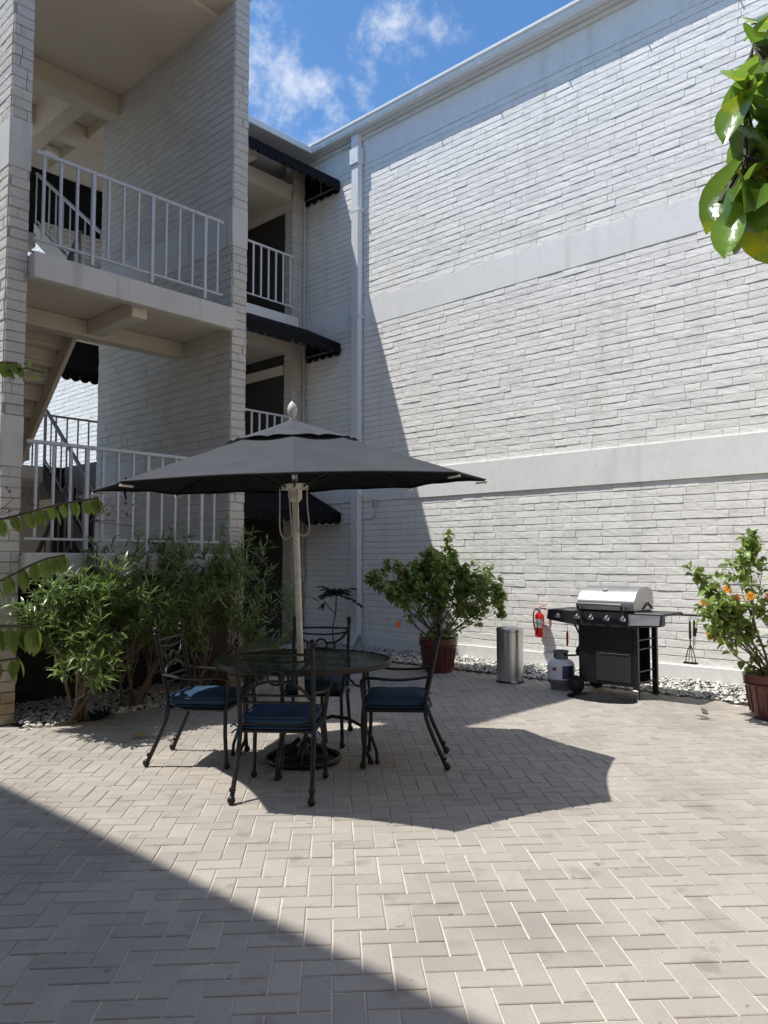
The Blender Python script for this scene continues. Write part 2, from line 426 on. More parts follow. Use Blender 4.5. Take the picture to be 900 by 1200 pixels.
def pebbles(name,label,pts_fn,count,seed):
    rnd=random.Random(seed); mb=MB()
    for _ in range(count):
        x,y,z=pts_fn(rnd); r=rnd.uniform(.011,.025)
        a,b_,c=r*rnd.uniform(.8,1.3),r*rnd.uniform(.7,1.1),r*rnd.uniform(.5,.8)
        rot=Matrix.Rotation(rnd.uniform(0,6.28),3,'Z')@Matrix.Rotation(rnd.uniform(-.7,.7),3,'X')
        vs=[];n=6
        vs.append(V((0,0,-c)))
        for zz,rr in ((-.5,.86),(.35,.92)):
            for k in range(n):
                an=2*PI*k/n+zz; q=rnd.uniform(.8,1.12)
                vs.append(V((math.cos(an)*a*rr*q,math.sin(an)*b_*rr*q,c*zz)))
        vs.append(V((0,0,c)))
        fs=[(0,1+(k+1)%n,1+k) for k in range(n)]+[(1+k,1+(k+1)%n,n+1+(k+1)%n,n+1+k) for k in range(n)]+[(n+1+k,n+1+(k+1)%n,2*n+1) for k in range(n)]
        mb.add([rot@p+V((x,y,z+c*.6)) for p in vs],fs)
    return tag(mb.build(name,M['stone'],smooth=50),label,'gravel',kind='stuff')
pebbles('gravel','white landscaping pebbles along the foot of the long white brick wall',
    lambda r:(lambda y:(lambda t:(8.55+t*.92,y,.035*t*t+r.uniform(0,.022)))(r.random()))(-0.5+11*r.random()),7500,11)
def bedpt(r):
    x=r.uniform(2.98,5.6); y=r.uniform(7.0,8.25); return (x,max(y,7.04+.10*math.sin(x*1.9)),r.uniform(0,.035))
pebbles('gravel','white pebbles covering the shaded bed under the green shrubs',bedpt,2600,12)

# ------------------------------------------------------------------ long white brick wall building (right)
XW=9.5
bR=thing('brick_building','long three storey white painted brick building with smooth bands, gutter and downspout','building',(9.5,4,0))
Y0,Y1=-3.0,10.8
U=(0,1,0); Nn=(-1,0,0); ul=Y1-Y0
wallobj('wall',bR,BR,[
 dict(org=(XW,Y0,0),u=U,n=Nn,ulen=ul,z0=.23,z1=2.50,seed=21),
 dict(org=(XW,Y0,0),u=U,n=Nn,ulen=ul,z0=2.98,z1=5.55,seed=22,rough=1.15),
 dict(org=(XW,Y0,0),u=U,n=Nn,ulen=ul,z0=6.02,z1=8.45,seed=23,rough=1.1)],
 extra=lambda mb: mb.box((XW+.002,Y0,-.2),(XW+6,Y1+4,9.0),1))
for (a,b_,p) in ((2.50,2.98,.030),(5.55,6.02,.012),(8.45,8.97,.012)):
    q=MB(); q.bbox((XW-p,Y0,a),(XW+.05,Y1-.003,b_),.004); q.build('smooth_band',M['band'],bR,smooth=30,world=True)
q=MB(); q.bbox((XW-.03,Y0,-.1),(XW+.05,Y1-.003,.23),.008); q.build('plinth',M['band'],bR,smooth=30,world=True)
# soffit, fascia trim, gutter
q=MB()
q.box((XW-.14,Y0,8.97),(XW+6,Y1+.2,9.06)); q.bbox((XW-.05,Y0,8.90),(XW-.015,Y1-.01,8.968),.004)
q.build('soffit',M['metal_white'],bR,world=True)
q=MB()
gx0,gx1=XW-.28,XW-.143
prof=[(gx1,9.13),(gx1,8.985),(gx0+.035,8.985),(gx0+.015,9.03),(gx0+.012,9.07),(gx0-.012,9.10),(gx0-.012,9.14),(gx0+.006,9.14),(gx0+.006,9.11)]
for i in range(len(prof)-1):
    (xa,za),(xb,zb)=prof[i],prof[i+1]
    q.add([(xa,Y0,za),(xb,Y0,zb),(xb,10.45,zb),(xa,10.45,za)],[(0,1,2,3)])
yy=Y0+.4
while yy<10.2:
    q.box((gx0-.016,yy,8.982),(gx1,yy+.02,8.9835)); q.box((gx0-.0155,yy,9.095),(gx0-.013,yy+.02,9.143)); yy+=1.15
q.build('gutter',M['metal_white'],bR,smooth=30,world=True)
q=MB(); q.box((XW-.15,Y0,9.062),(XW+6,Y1+2,9.12)); q.build('roof',M['metal_white'],bR,world=True)
# downspout
ds=MB()
yd0,yd1=9.27,9.45; xd=XW-.15
ds.bbox((xd,yd0,.22),(XW-.034,yd1,8.46),.012)
dso=ds.build('downspout',M['metal_white'],bR,world=True)
q=MB(); q.bbox((xd-.03,yd0-.025,8.44),(XW-.033,yd1+.025,8.74),.015); q.bbox((xd-.02,yd0+.01,8.74),(XW-.05,yd1-.01,8.984),.01)
q.build('outlet_box',M['metal_white'],dso,world=True)
for z in (2.6,5.7,7.6):
    q=MB(); q.box((xd-.004,yd0-.03,z),(XW-.03,yd1+.03,z+.035)); q.build('strap',M['metal_white'],dso,world=True)
q=MB(); q.add([(xd,yd0+.02,.30),(xd,yd1-.02,.30),(XW-.05,yd1-.02,.30),(XW-.05,yd0+.02,.30),(xd-.20,yd0+.02,.10),(xd-.20,yd1-.02,.10),(xd-.10,yd1-.02,.04),(xd-.10,yd0+.02,.04)],[(0,1,5,4),(4,5,6,7),(3,7,6,2),(0,4,7,3),(1,2,6,5)])
q.build('kick_out',M['metal_white'],dso,world=True)
# cable and bracket on this wall
q=MB(); q.tube([(9.47,9.75,2.12),(9.43,9.5,2.15),(9.33,9.35,2.16),(9.455,9.25,2.18),(9.465,9.04,2.2),(9.465,8.97,2.26),(9.46,8.955,2.36),(9.458,8.99,2.47)],.010,6)
q.bbox((9.44,8.93,2.38),(9.468,9.0,2.53),.004); q.build('cable',M['rail'],bR,world=True)

# ------------------------------------------------------------------ walkway building across the corner
bW=thing('walkway_building','walkway end of the building in the corner with dark openings, railings and black awnings','building',(8.4,10.8,0))
YF=10.8; XO=9.17
Fl=[.06,3.0,6.0]
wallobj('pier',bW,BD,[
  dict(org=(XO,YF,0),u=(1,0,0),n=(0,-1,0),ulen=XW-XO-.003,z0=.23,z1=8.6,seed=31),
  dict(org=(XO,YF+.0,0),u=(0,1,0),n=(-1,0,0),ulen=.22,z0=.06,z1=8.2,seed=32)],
  extra=lambda mb: mb.box((XO+.002,YF+.002,.0),(XW-.004,YF+.22,8.9),1))
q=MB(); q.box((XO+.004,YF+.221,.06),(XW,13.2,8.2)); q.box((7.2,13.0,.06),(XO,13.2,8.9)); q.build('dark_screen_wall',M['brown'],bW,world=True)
q=MB(); q.box((XO-.02,YF+.06,8.02),(XW-.01,13,8.2)); q.build('ceiling_beam',M['ceil'],bW,world=True); q=MB(); q.box((5.56,YF+.02,8.202),(XW-.004,13.0,8.5)); q.build('ceiling',M['ceil'],bW,world=True)
q=MB(); q.box((XO-.02,YF+.24,4.94),(XO+.003,13,5.12)); q.build('ceiling_beam',M['ceil'],bW,world=True)
for z in Fl[1:]:
    q=MB(); q.bbox((5.56,YF-.06,z-.20),(XO+.10,YF+.0,z-.02),.006); q.build('slab_edge',M['band'],bW,world=True)
    q=MB(); q.box((5.56,YF+.003,z-.68),(XO-.003,13.0,z-.50)); q.build('ceiling',M['ceil'],bW,world=True)
    q=MB(); q.box((5.56,YF+.003,z-.49),(XO-.003,13.0,z-.02)); q.build('floor_slab',M['concrete'],bW,world=True)
q=MB(); q.box((5.56,YF-.04,-.02),(XO,13.0,.06)); q.build('ground_floor_slab',M['concrete'],bW,world=True)
def railing(parent,name,axis,a0,a1,fix,zb,zt,sp,mt,posts=4,r=.013,world=True,rt=.022,foot=.10):
    q=MB()
    def P(a,z,d=0): return (a,fix+d,z) if axis=='x' else (fix+d,a,z)
    b1=P(a0,zt-.035,-rt); b2=P(a1,zt,rt); q.bbox(b1,b2,.006)
    b1=P(a0,zb-.012,-.014); b2=P(a1,zb+.012,.014); q.bbox(b1,b2,.004)
    o=q.build(name,mt,parent,world=world)
    n=max(2,round((a1-a0)/sp))
    for i in range(n):
        a=a0+(i+.55)*(a1-a0)/n
        post=posts and i%posts==posts-1
        h=MB(); w_=.019 if post else r
        h.bbox(P(a-w_,zb-foot if post else zb+.013,-w_),P(a+w_,zt-.036,w_),.003)
        ch=h.build('post' if post else 'baluster',mt,o,world=False)
        of=parent.location
        ch.data.transform(Matrix.Translation((-of.x,-of.y,-of.z)))
    return o
for z in Fl[1:]:
    railing(bW,'railing','x',7.3,XO-.005,YF-.03,z+.16,z+1.12,.175,M['metal_white'],posts=0,r=.014)
# back roof edge
q=MB(); q.box((5.0,10.42,9.0),(XW+.3,14,9.12)); q.bbox((5.0,10.38,8.98),(gx0+.05,10.46,9.10),.01); q.build('roof_edge',M['metal_white'],bW,world=True)
# conduit
q=MB(); xc=9.42; yc=YF-.035
q.tube([(9.20,yc,8.26),(9.28,yc,8.30),(9.36,yc,8.28),(9.415,yc,8.2),(xc,yc,8.05),(xc,yc,5.9),(xc,yc,1.36)],.022,8); q.bbox((9.15,yc-.03,8.19),(9.22,yc+.03,8.31),.005)
q.bbox((xc-.05,yc-.03,1.08),(xc+.05,yc+.03,1.36),.006); q.build('conduit',M['band_dim'],bW,world=True)
def awning(parent,x0,x1,yf,yb,zf,zb,drop,endx=True,frame=True,direction=-1):
    mb=MB(); 
    # top cloth
    nx=24
    mb.add([(x0,yf,zf),(x1,yf,zf),(x1,yb,zb),(x0,yb,zb)],[(0,1,2,3)])
    mb.add([(x0,yf,zf-.01),(x1,yf,zf-.01),(x1,yb,zb-.01),(x0,yb,zb-.01)],[(3,2,1,0)])
    o=mb.build('awning',M['awning'],parent,smooth=0,world=True)
    v=MB()
    def val(p0,p1,z0a,z1a,end=False):
        p0=V(p0);p1=V(p1);L_=(p1-p0).length; sc=.19; k=max(1,round(L_/sc)); n=k*6
        top=[];bot=[]
        for i in range(n+1):
            t=i/n; p=p0.lerp(p1,t); zt=z0a+(z1a-z0a)*t
            s_=abs(math.sin(PI*t*k)); zbm=zf-drop-.055*s_**.6
            wob=.012*math.sin(t*37)
            top.append((p.x,p.y,zt)); bot.append((p.x+(wob if end else 0),p.y+(0 if end else wob),zbm))
        vs=top+bot; v.add(vs,[(i,i+1,n+2+i,n+1+i) for i in range(n)])
    val((x0,yf,0),(x1,yf,0),zf,zf); 
    val((x1,yf,0),(x1,yb,0),zf,zb,True)
    v.build('valance',M['awning'],o,smooth=0,world=False).data.transform(Matrix.Translation(-parent.location))
    fr=MB()
    for x in (x1-.03,):
        fr.tube([(x,yf+.02,zf-drop+.05),(x,yb,zf-drop+.05)],.014,6); fr.tube([(x,(yf+yb)/2,zf-drop+.05),(x,(yf+yb)/2,(zf+zb)/2)],.012,6)
        fr.tube([(x0,yf+.02,zf-drop+.05),(x1,yf+.02,zf-drop+.05)],.014,6)
    f_=fr.build('frame',M['rail_dk'],o,world=False); f_.data.transform(Matrix.Translation(-parent.location))
    return o
awning(bW,5.9,9.46,9.85,YF,8.36,8.80,.16)
awning(bW,5.9,9.46,9.82,YF-.065,5.36,5.80,.16)
awning(bW,5.9,9.46,9.80,YF-.065,2.33,2.78,.14)

# sunlit side wall beyond the stairwell
bF=thing('brick_building','bright sunlit white brick side wall seen through the open stairwell','building',(7.7,16,0))
wallobj('wall',bF,BR,[dict(org=(7.7,13.6,0),u=U,n=Nn,ulen=16,z0=0,z1=14,seed=41)],extra=lambda mb: mb.box((7.702,13.603,0),(9.4,29.2,14),1))

# ------------------------------------------------------------------ stairwell building (left)
bS=thing('stairwell_building','open stairwell building of white brick wing walls with railed landings','building',(4.2,7.4,0))
XL0,XL1,XR0,XR1=2.80,2.99,5.35,5.56; YS=7.40; YE=10.62; ZT=8.75
bands=((2.37,2.85),(5.22,5.70))
def wing(x0,x1,name,seed,MT,ml,mr):
    def calls():
        cs=[]
        segs=[(0,2.37),(2.85,5.22),(5.70,ZT)]
        for i,(a,b_) in enumerate(segs):
            cs.append(dict(org=(x0,YS,0),u=(1,0,0),n=(0,-1,0),ulen=x1-x0,z0=a,z1=b_,seed=seed+i,prot=.012))
            if ml: cs.append(dict(org=(x0,YE,0),u=(0,-1,0),n=(-1,0,0),ulen=YE-YS,z0=a,z1=b_,seed=seed+10+i))
            if mr: cs.append(dict(org=(x1,YS,0),u=(0,1,0),n=(1,0,0),ulen=YE-YS,z0=a,z1=b_,seed=seed+20+i))
        return cs
    def ex(mb): mb.box((x0+.002,YS+.002,0),(x1-.002,YE,ZT),1)
    w_=wallobj(name,bS,MT,calls(),ex)
    for a,b_ in bands:
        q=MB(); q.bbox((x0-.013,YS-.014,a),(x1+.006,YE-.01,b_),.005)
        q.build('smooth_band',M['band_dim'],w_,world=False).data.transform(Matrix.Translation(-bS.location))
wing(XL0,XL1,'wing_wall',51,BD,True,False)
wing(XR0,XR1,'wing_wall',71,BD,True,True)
# roof / ceiling
q=MB(); q.box((XL0-.4,YS-.25,8.76),(XR1+.35,14.2,9.05)); q.build('roof',M['band'],bS,world=True)
q=MB(); q.box((XL1+.003,YS+.35,8.20),(XR0-.003,10.15,8.74)); q.box((XL1+.003,YS+.02,8.26),(XR0-.003,YS+.345,8.74)); q.box((XL1+.003,10.40,8.40),(8.0,14.0,8.74))
q.build('ceiling',M['ceil'],bS,world=True)
q=MB(); q.bbox((XL0,10.16,7.90),(XR0+.0,10.39,8.75),.01); q.build('ceiling_beam',M['ceil'],bS,world=True); q=MB(); q.bbox((4.75,10.395,7.95),(5.0,13.8,8.41),.01); q.build('ceiling_beam',M['ceil'],bS,world=True); q=MB(); q.bbox((XL0-.2,11.6,8.1),(7.0,11.8,8.39),.01)
q.build('ceiling_beam',M['ceil'],bS,world=True)
q=MB(); q.bbox((5.3,12.55,8.28),(6.0,12.7,8.40),.02); q.build('ceiling_lamp',M['lamp'],bS,world=True)
# rear walkways
for z in (2.97,5.80):
    q=MB(); q.box((XL0,12.33,z-.18),(7.6,13.5,z)); q.box((XL1+.004,10.15,z-.18),(4.2,12.329,z-.001)); q.build('walkway_slab',M['ceil'],bS,world=True)
    railing(bS,'railing','x',2.9,7.5,13.45,z+.14,z+1.08,.20,M['rail_dk' if z<4 else 'rail'],posts=0,r=.012)
awning(bS,2.0,7.5,14.5,13.5,5.20,6.35,.18)
awning(bS,2.0,7.5,14.5,13.5,7.75,8.4,.18)
q=MB(); q.box((2.85,13.40,0),(5.95,13.49,2.78)); q.build('rear_wall',M['ceil'],bS,world=True)
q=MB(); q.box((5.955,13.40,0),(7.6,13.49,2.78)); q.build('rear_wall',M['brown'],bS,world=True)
# front landings
for zi,(z0,z1) in enumerate(((1.34,1.57),(4.17,4.42))):
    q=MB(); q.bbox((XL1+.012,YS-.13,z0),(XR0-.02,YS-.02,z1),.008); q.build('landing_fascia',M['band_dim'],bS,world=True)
    q=MB(); q.box((XL1+.004,YS-.018,z0+.07),(XR0-.004,8.62,z1-.02)); (zi==0 and q.box((4.25,8.621,z0+.07),(XR0-.004,10.63,z1-.02))); q.bbox((XL1+.004,8.40,z0-.12),(XR0-.004,8.60,z0+.068),.01); q.bbox((4.08,YS+.0,z0-.10),(4.26,8.40,z0+.068),.01)
    q.build('landing_slab',M['ceil'],bS,world=True)
railing(bS,'railing','x',XL1+.01,XR0-.19,YS-.08,1.70,2.63,.172,M['rail'],posts=4)
railing(bS,'railing','x',XL1+.01,XR0-.19,YS-.08,4.55,5.42,.172,M['rail'],posts=4)
# underfloor wall
wallobj('underfloor_wall',bS,[M['brick_shade'],M['brick_shade']],[dict(org=(XL1,8.34,0),u=(1,0,0),n=(0,-1,0),ulen=XR0-XL1,z0=0,z1=1.36,seed=91)])
# stair flights
def flight(x0,x1,ya,za,yb,zb,n=8,rail=None,railx=None,mt=None,rm=None):
    q=MB(); dy=(yb-ya)/n; dz=(zb-za)/n
    for i in range(n):
        y0=ya+dy*i; z0=za+dz*i
        q.bbox((x0+.05,y0-(.02 if dy>0 else -.02),z0+dz-.045),(x1-.05,y0+dy,z0+dz),.004)
        q.box((x0+.05,y0,z0-.0),(x1-.05,y0+(.03 if dy>0 else -.03),z0+dz-.046))
    for x in (x0,x1-.05):
        t=.24
        q.add([(x,ya,za-t),(x+.05,ya,za-t),(x+.05,yb,zb-t),(x,yb,zb-t),(x,ya,za+.05),(x+.05,ya,za+.05),(x+.05,yb,zb+.05),(x,yb,zb+.05)],[(0,1,2,3),(4,7,6,5),(0,4,5,1),(1,5,6,2),(2,6,7,3),(3,7,4,0)])
    o=q.build('stair_flight',mt or M['ceil'],bS,world=True)
    if railx is not None:
        h=MB(); k=9
        h.tube([(railx,ya,za+.92),(railx,yb,zb+.92)],.03,8); h.tube([(railx,ya,za+.12),(railx,yb,zb+.12)],.016,6)
        for i in range(k+1):
            t=i/k; y=ya+(yb-ya)*t; z=za+(zb-za)*t; h.tube([(railx,y,z+.05),(railx,y,z+.9)],.013,6)
        h.build('stair_rail',M[rm or 'rail_dk'],o).data.transform(Matrix.Translation(-bS.location))
flight(5.32,6.4,10.64,1.57,12.33,2.97,railx=5.35,mt=M['brown'])
flight(XL1+.02,4.12,10.15,2.97,8.62,4.42,railx=4.08)
flight(5.32,6.4,10.64,5.40,12.95,7.10,railx=5.35,rm='rail')
flight(XL1+.02,4.12,10.15,.0,8.62,1.57,railx=4.06,mt=M['brown'])

# ------------------------------------------------------------------ building behind the viewer, shading the near paving
bO=thing('brick_building','white brick building behind the viewer whose roof shades the near paving','building',(-3,0,0))
wallobj('wall',bO,[M['band_grey'],M['band_grey']],[dict(org=(-.95,9.5,0),u=(0,-1,0),n=(1,0,0),ulen=18,z0=0,z1=8.8,seed=95,ch=.2,Lm=.7)],extra=lambda mb: mb.box((-6,-8.5,0),(-.952,9.5,8.8),1))
q=MB(); q.box((-6,-8.6,8.803),(-.84,9.6,9.0)); q.build('roof',M['metal_white'],bO,world=True)

bB=thing('brick_building','tan brick block added unseen behind the viewer to cut sky fill and bounce warm light','building',(4,-4.5,0))  # unseen block, added to mask sky and throw back warm light
wallobj('wall',bB,[M['bounce_brick'],M['bounce_brick']],[dict(org=(9.45,-3.4,0),u=(-1,0,0),n=(0,1,0),ulen=10.3,z0=0,z1=9.2,seed=96,ch=.2,Lm=.7)],extra=lambda mb: mb.box((-.9,-9,0),(9.45,-3.402,9.2),1))
# ------------------------------------------------------------------ umbrella + base + table + chairs
UB=S(-.60,5.9)
def umbrella():
    t=thing('patio_umbrella','large charcoal market umbrella on a cream pole with pointed finial, standing through the round table','umbrella',tuple(UB))
    # tilt of the pole: top leans left and toward the viewer
    ax=V((0,0,1))+ (-V((FY,-FX,0)))*.034+(-V((FX,FY,0)))*.052
    q=V((0,0,1)).rotation_difference(ax.normalized()).to_matrix().to_4x4()
    ph=R(-131)     # a rib points to the viewer
    Rr=1.47; NR=8
    def prof(r):   # height of cloth along a rib
        x=r/Rr; return 2.53-.44*x+(-.05*x*x+.05*x)*-.6 - .02*x*x
    def zc(r,ph_): return prof(r)
    mb=MB(); na=NR*8; nr=14
    r0=.03
    vs=[]
    for side in (0,1):
        for i in range(nr+1):
            for j in range(na):
                a=ph+2*PI*j/na; f=(j%8)/8; mid=math.sin(PI*f)
                edge=Rr*(math.cos(PI/NR)/math.cos(PI*(f-.5)*2/NR)) # chord polygon
                x=i/nr; rmax=edge*(1-.035*mid)
                r=r0+(rmax-r0)*x
                z=prof(Rr*x)-.030*mid*x*(1-x)*2+.012*mid*x*x
                # drooping folded corner at rib tips
                z-=.0
                vs.append((r*math.cos(a),r*math.sin(a),z-(.006 if side else 0)))
    n1=(nr+1)*na; fs=[]; fu=[]
    for i in range(nr):
        for j in range(na):
            a=i*na+j; b_=i*na+(j+1)%na
            fs.append((a,a+na,b_+na,b_)); fu.append((n1+a,n1+b_,n1+b_+na,n1+a+na))
    for j in range(na):
        a=nr*na+j; b_=nr*na+(j+1)%na; fs.append((a,n1+a,n1+b_,b_))
    mb.add(vs,fs); mb.f+=fu; mb.m+=[1]*len(fu)
    # hem band turned down a little
    vs=[];
    for k in range(2):
        for j in range(na):
            a=ph+2*PI*j/na; f=(j%8)/8; mid=math.sin(PI*f)
            edge=Rr*(math.cos(PI/NR)/math.cos(PI*(f-.5)*2/NR))*(1-.035*mid)
            z=prof(Rr)+.012*mid
            rr=edge-.002-k*.03
            vs.append((rr*math.cos(a),rr*math.sin(a),z-.004-k*(.008+.004*math.sin(j*1.7))))
    mb.add(vs,[(j,(j+1)%na,na+(j+1)%na,na+j) for j in range(na)],1)
    mb.xform(q); can=mb.build('canopy',[M['fabric'],M['awning']],t,smooth=7)  # underside faces take black canvas, their shade put into the colour
    # vent flap
    mb=MB(); vs=[]; nr2=5
    for i in range(nr2+1):
        for j in range(na):
            a=ph+2*PI*j/na; f=(j%8)/8; mid=math.sin(PI*f); x=i/nr2
            edge=.50*(math.cos(PI/NR)/math.cos(PI*(f-.5)*2/NR))
            r=.02+(edge-.02)*x
            z=2.552-.165*x**.95 -.0*mid + (.015*mid*abs(math.sin(2*PI*f))*x*x) + .004
            vs.append((r*math.cos(a),r*math.sin(a),z))
    fs=[(i*na+j,(i+1)*na+j,(i+1)*na+(j+1)%na,i*na+(j+1)%na) for i in range(nr2) for j in range(na)]
    mb.add(vs,fs); mb.xform(q); mb.build('vent_flap',M['fabric_light'],can,smooth=9)
    # pole, hub, finial
    mb=MB(); mb.lathe([(.024,.03),(.024,2.0),(.022,2.55)],n=16); mb.xform(q); mb.build('pole',M['pole'],t)
    mb=MB(); mb.lathe([(.030,1.94),(.045,1.955),(.052,1.97),(.052,2.03),(.085,2.045),(.10,2.075),(.04,2.09)],n=20)
    for k in range(NR):
        a=ph+2*PI*(k+.0)/NR; mb.bbox((.045,-.009,2.03),(.10,.009,2.07),.003)
        pts=mb.v[-24:]; c,s_=math.cos(a),math.sin(a); mb.v[-24:]=[(x*c-y*s_,x*s_+y*c,z) for x,y,z in pts]
    mb.xform(q); mb.build('hub',M['pole'],t)
    mb=MB(); mb.lathe([(.012,2.53),(.022,2.56),(.016,2.575),(.028,2.59),(.036,2.62),(.036,2.645),(.024,2.675),(.006,2.695),(.001,2.70)],n=20); mb.xform(q)
    mb.build('finial',M['pole'],t)
    for k in range(NR):
        a=ph+2*PI*k/NR; c,s_=math.cos(a),math.sin(a)
        mb=MB(); z1=prof(Rr)-.012
        mb.tube([(.03*c,.03*s_,2.50),(.7*c,.7*s_,prof(.7)-.022),((Rr-.015)*c,(Rr-.015)*s_,z1)],[.009,.009,.007],6)
        mb.xform(q); rb=mb.build('rib',M['iron'],t)
        mb=MB(); mb.tube([(.09*c,.09*s_,2.05),(.62*c,.62*s_,prof(.62)-.03)],.008,6); mb.xform(q); mb.build('strut',M['iron'],rb)
        mb=MB(); mb.tube([((Rr-.085)*c,(Rr-.085)*s_,z1-.018),((Rr+.004)*c,(Rr+.004)*s_,z1-.012)],.008,6); mb.xform(q); mb.build('rib_tip',M['pole'],rb)
    # cords: two hanging loops
    for lx,zl,sgn in ((-.085,1.66,-1),(.045,1.68,1)):
        mb=MB(); e=V((FY,-FX,0)); b0=V((-FX,-FY,0))*.06
        A=e*(lx-.02)+b0; B=e*(lx+.05)+b0
        pts=[A+V((0,0,2.04)),A+e*-.005+V((0,0,1.9)),A+e*-.012+V((0,0,zl+.08)),A+e*.005+V((0,0,zl+.02)),(A+B)/2+V((0,0,zl)),B+e*.012+V((0,0,zl+.03)),B+e*.008+V((0,0,zl+.12)),B+V((0,0,1.9)),B+V((0,0,2.04))]
        # smooth
        for _ in range(2):
            np_=[pts[0]]
            for i in range(len(pts)-1): np_+= [pts[i].lerp(pts[i+1],.25),pts[i].lerp(pts[i+1],.75)]
            pts=np_+[pts[-1]]
        mb.tube(pts,.0055,6); mb.xform(q)
        mb.build('cord',M['rope'],t)
    mb=MB(); c,s_=math.cos(ph-R(62)),math.sin(ph-R(62)); mb.tube([(1.25*c,1.25*s_,2.12),(1.26*c,1.25*s_,2.02),(1.25*c,1.26*s_,1.97)],[.006,.010,.004],6); mb.xform(q); mb.build('tie_strap',M['awning'],t)
umbrella()
def umb_base():
    t=thing('umbrella_base','round open ironwork umbrella base on the paving under the table','umbrella base',tuple(UB))
    mb=MB(); mb.torus((0,0,.03),.27,.018,n=36); mb.torus((0,0,.055),.17,.010,n=30); mb.lathe([(.27,.004),(.27,.014),(.03,.02)],n=30)
    mb.build('ring',M['iron'],t)
    for k in range(8):
        a=k*PI/4; c,s_=math.cos(a),math.sin(a); b=MB()
        b.tube([(.265*c,.265*s_,.035),(.20*c,.20*s_,.085),(.12*c,.12*s_,.10),(.04*c,.04*s_,.17)],.010,6); b.build('scroll_arm',M['iron'],t)
    mb=MB(); mb.lathe([(.045,.01),(.045,.08),(.033,.10),(.033,.40),(.038,.42)],n=18); mb.build('socket',M['iron'],t)
umb_base()
TC=S(-.605,5.93)
def table():
    t=thing('patio_table','round glass topped dark iron patio table under the umbrella','table',tuple(TC),R(20))
    mb=MB(); mb.lathe([(.03,.742),(.645,.742),(.645,.750),(.03,.750)],n=64,cap=False); mb.build('glass_top',M['glass'],t)
    mb=MB(); mb.lathe([(.640,.716),(.660,.718),(.666,.738),(.662,.756),(.648,.757),(.646,.7385),(.636,.7385),(.640,.716)],n=64,cap=False); mb.lathe([(.030,.735),(.045,.735),(.045,.757),(.030,.757),(.03,.735)],n=24,cap=False); mb.build('rim',M['iron'],t)
    mb=MB(); mb.torus((0,0,.72),.42,.011,n=40); mb.torus((0,0,.30),.13,.012,n=28)
    for k in range(4):
        a=k*PI/2; c,s_=math.cos(a),math.sin(a); mb.tube([(.05*c,.05*s_,.722),(.64*c,.64*s_,.722)],.009,6)
    mb.build('frame',M['iron'],t)
    for k in range(4):
        a=k*PI/2+R(10); c,s_=math.cos(a),math.sin(a); mb=MB()
        P=lambda r,z:(r*c,r*s_,z)
        mb.tube([P(.47,.715),P(.47,.5),P(.455,.28),P(.47,.12),P(.52,.03)],.015,8)
        mb.ball(P(.52,.022),.024,10)
        mb.tube([P(.13,.30),P(.22,.335),P(.34,.325),P(.46,.27),P(.53,.19),P(.565,.09),P(.57,.02)],.013,8); mb.ball(P(.57,.02),.02,10)
        mb.tube([P(.47,.56),P(.40,.57),P(.35,.62),P(.36,.68),P(.42,.715)],.009,6)
        mb.build('leg',M['iron'],t)
table()
def curve(pts,n=3):
    pts=[V(p) for p in pts]
    for _ in range(n):
        q=[pts[0]]
        for i in range(len(pts)-1): q+=[pts[i].lerp(pts[i+1],.25),pts[i].lerp(pts[i+1],.75)]
        pts=q+[pts[-1]]
    return pts
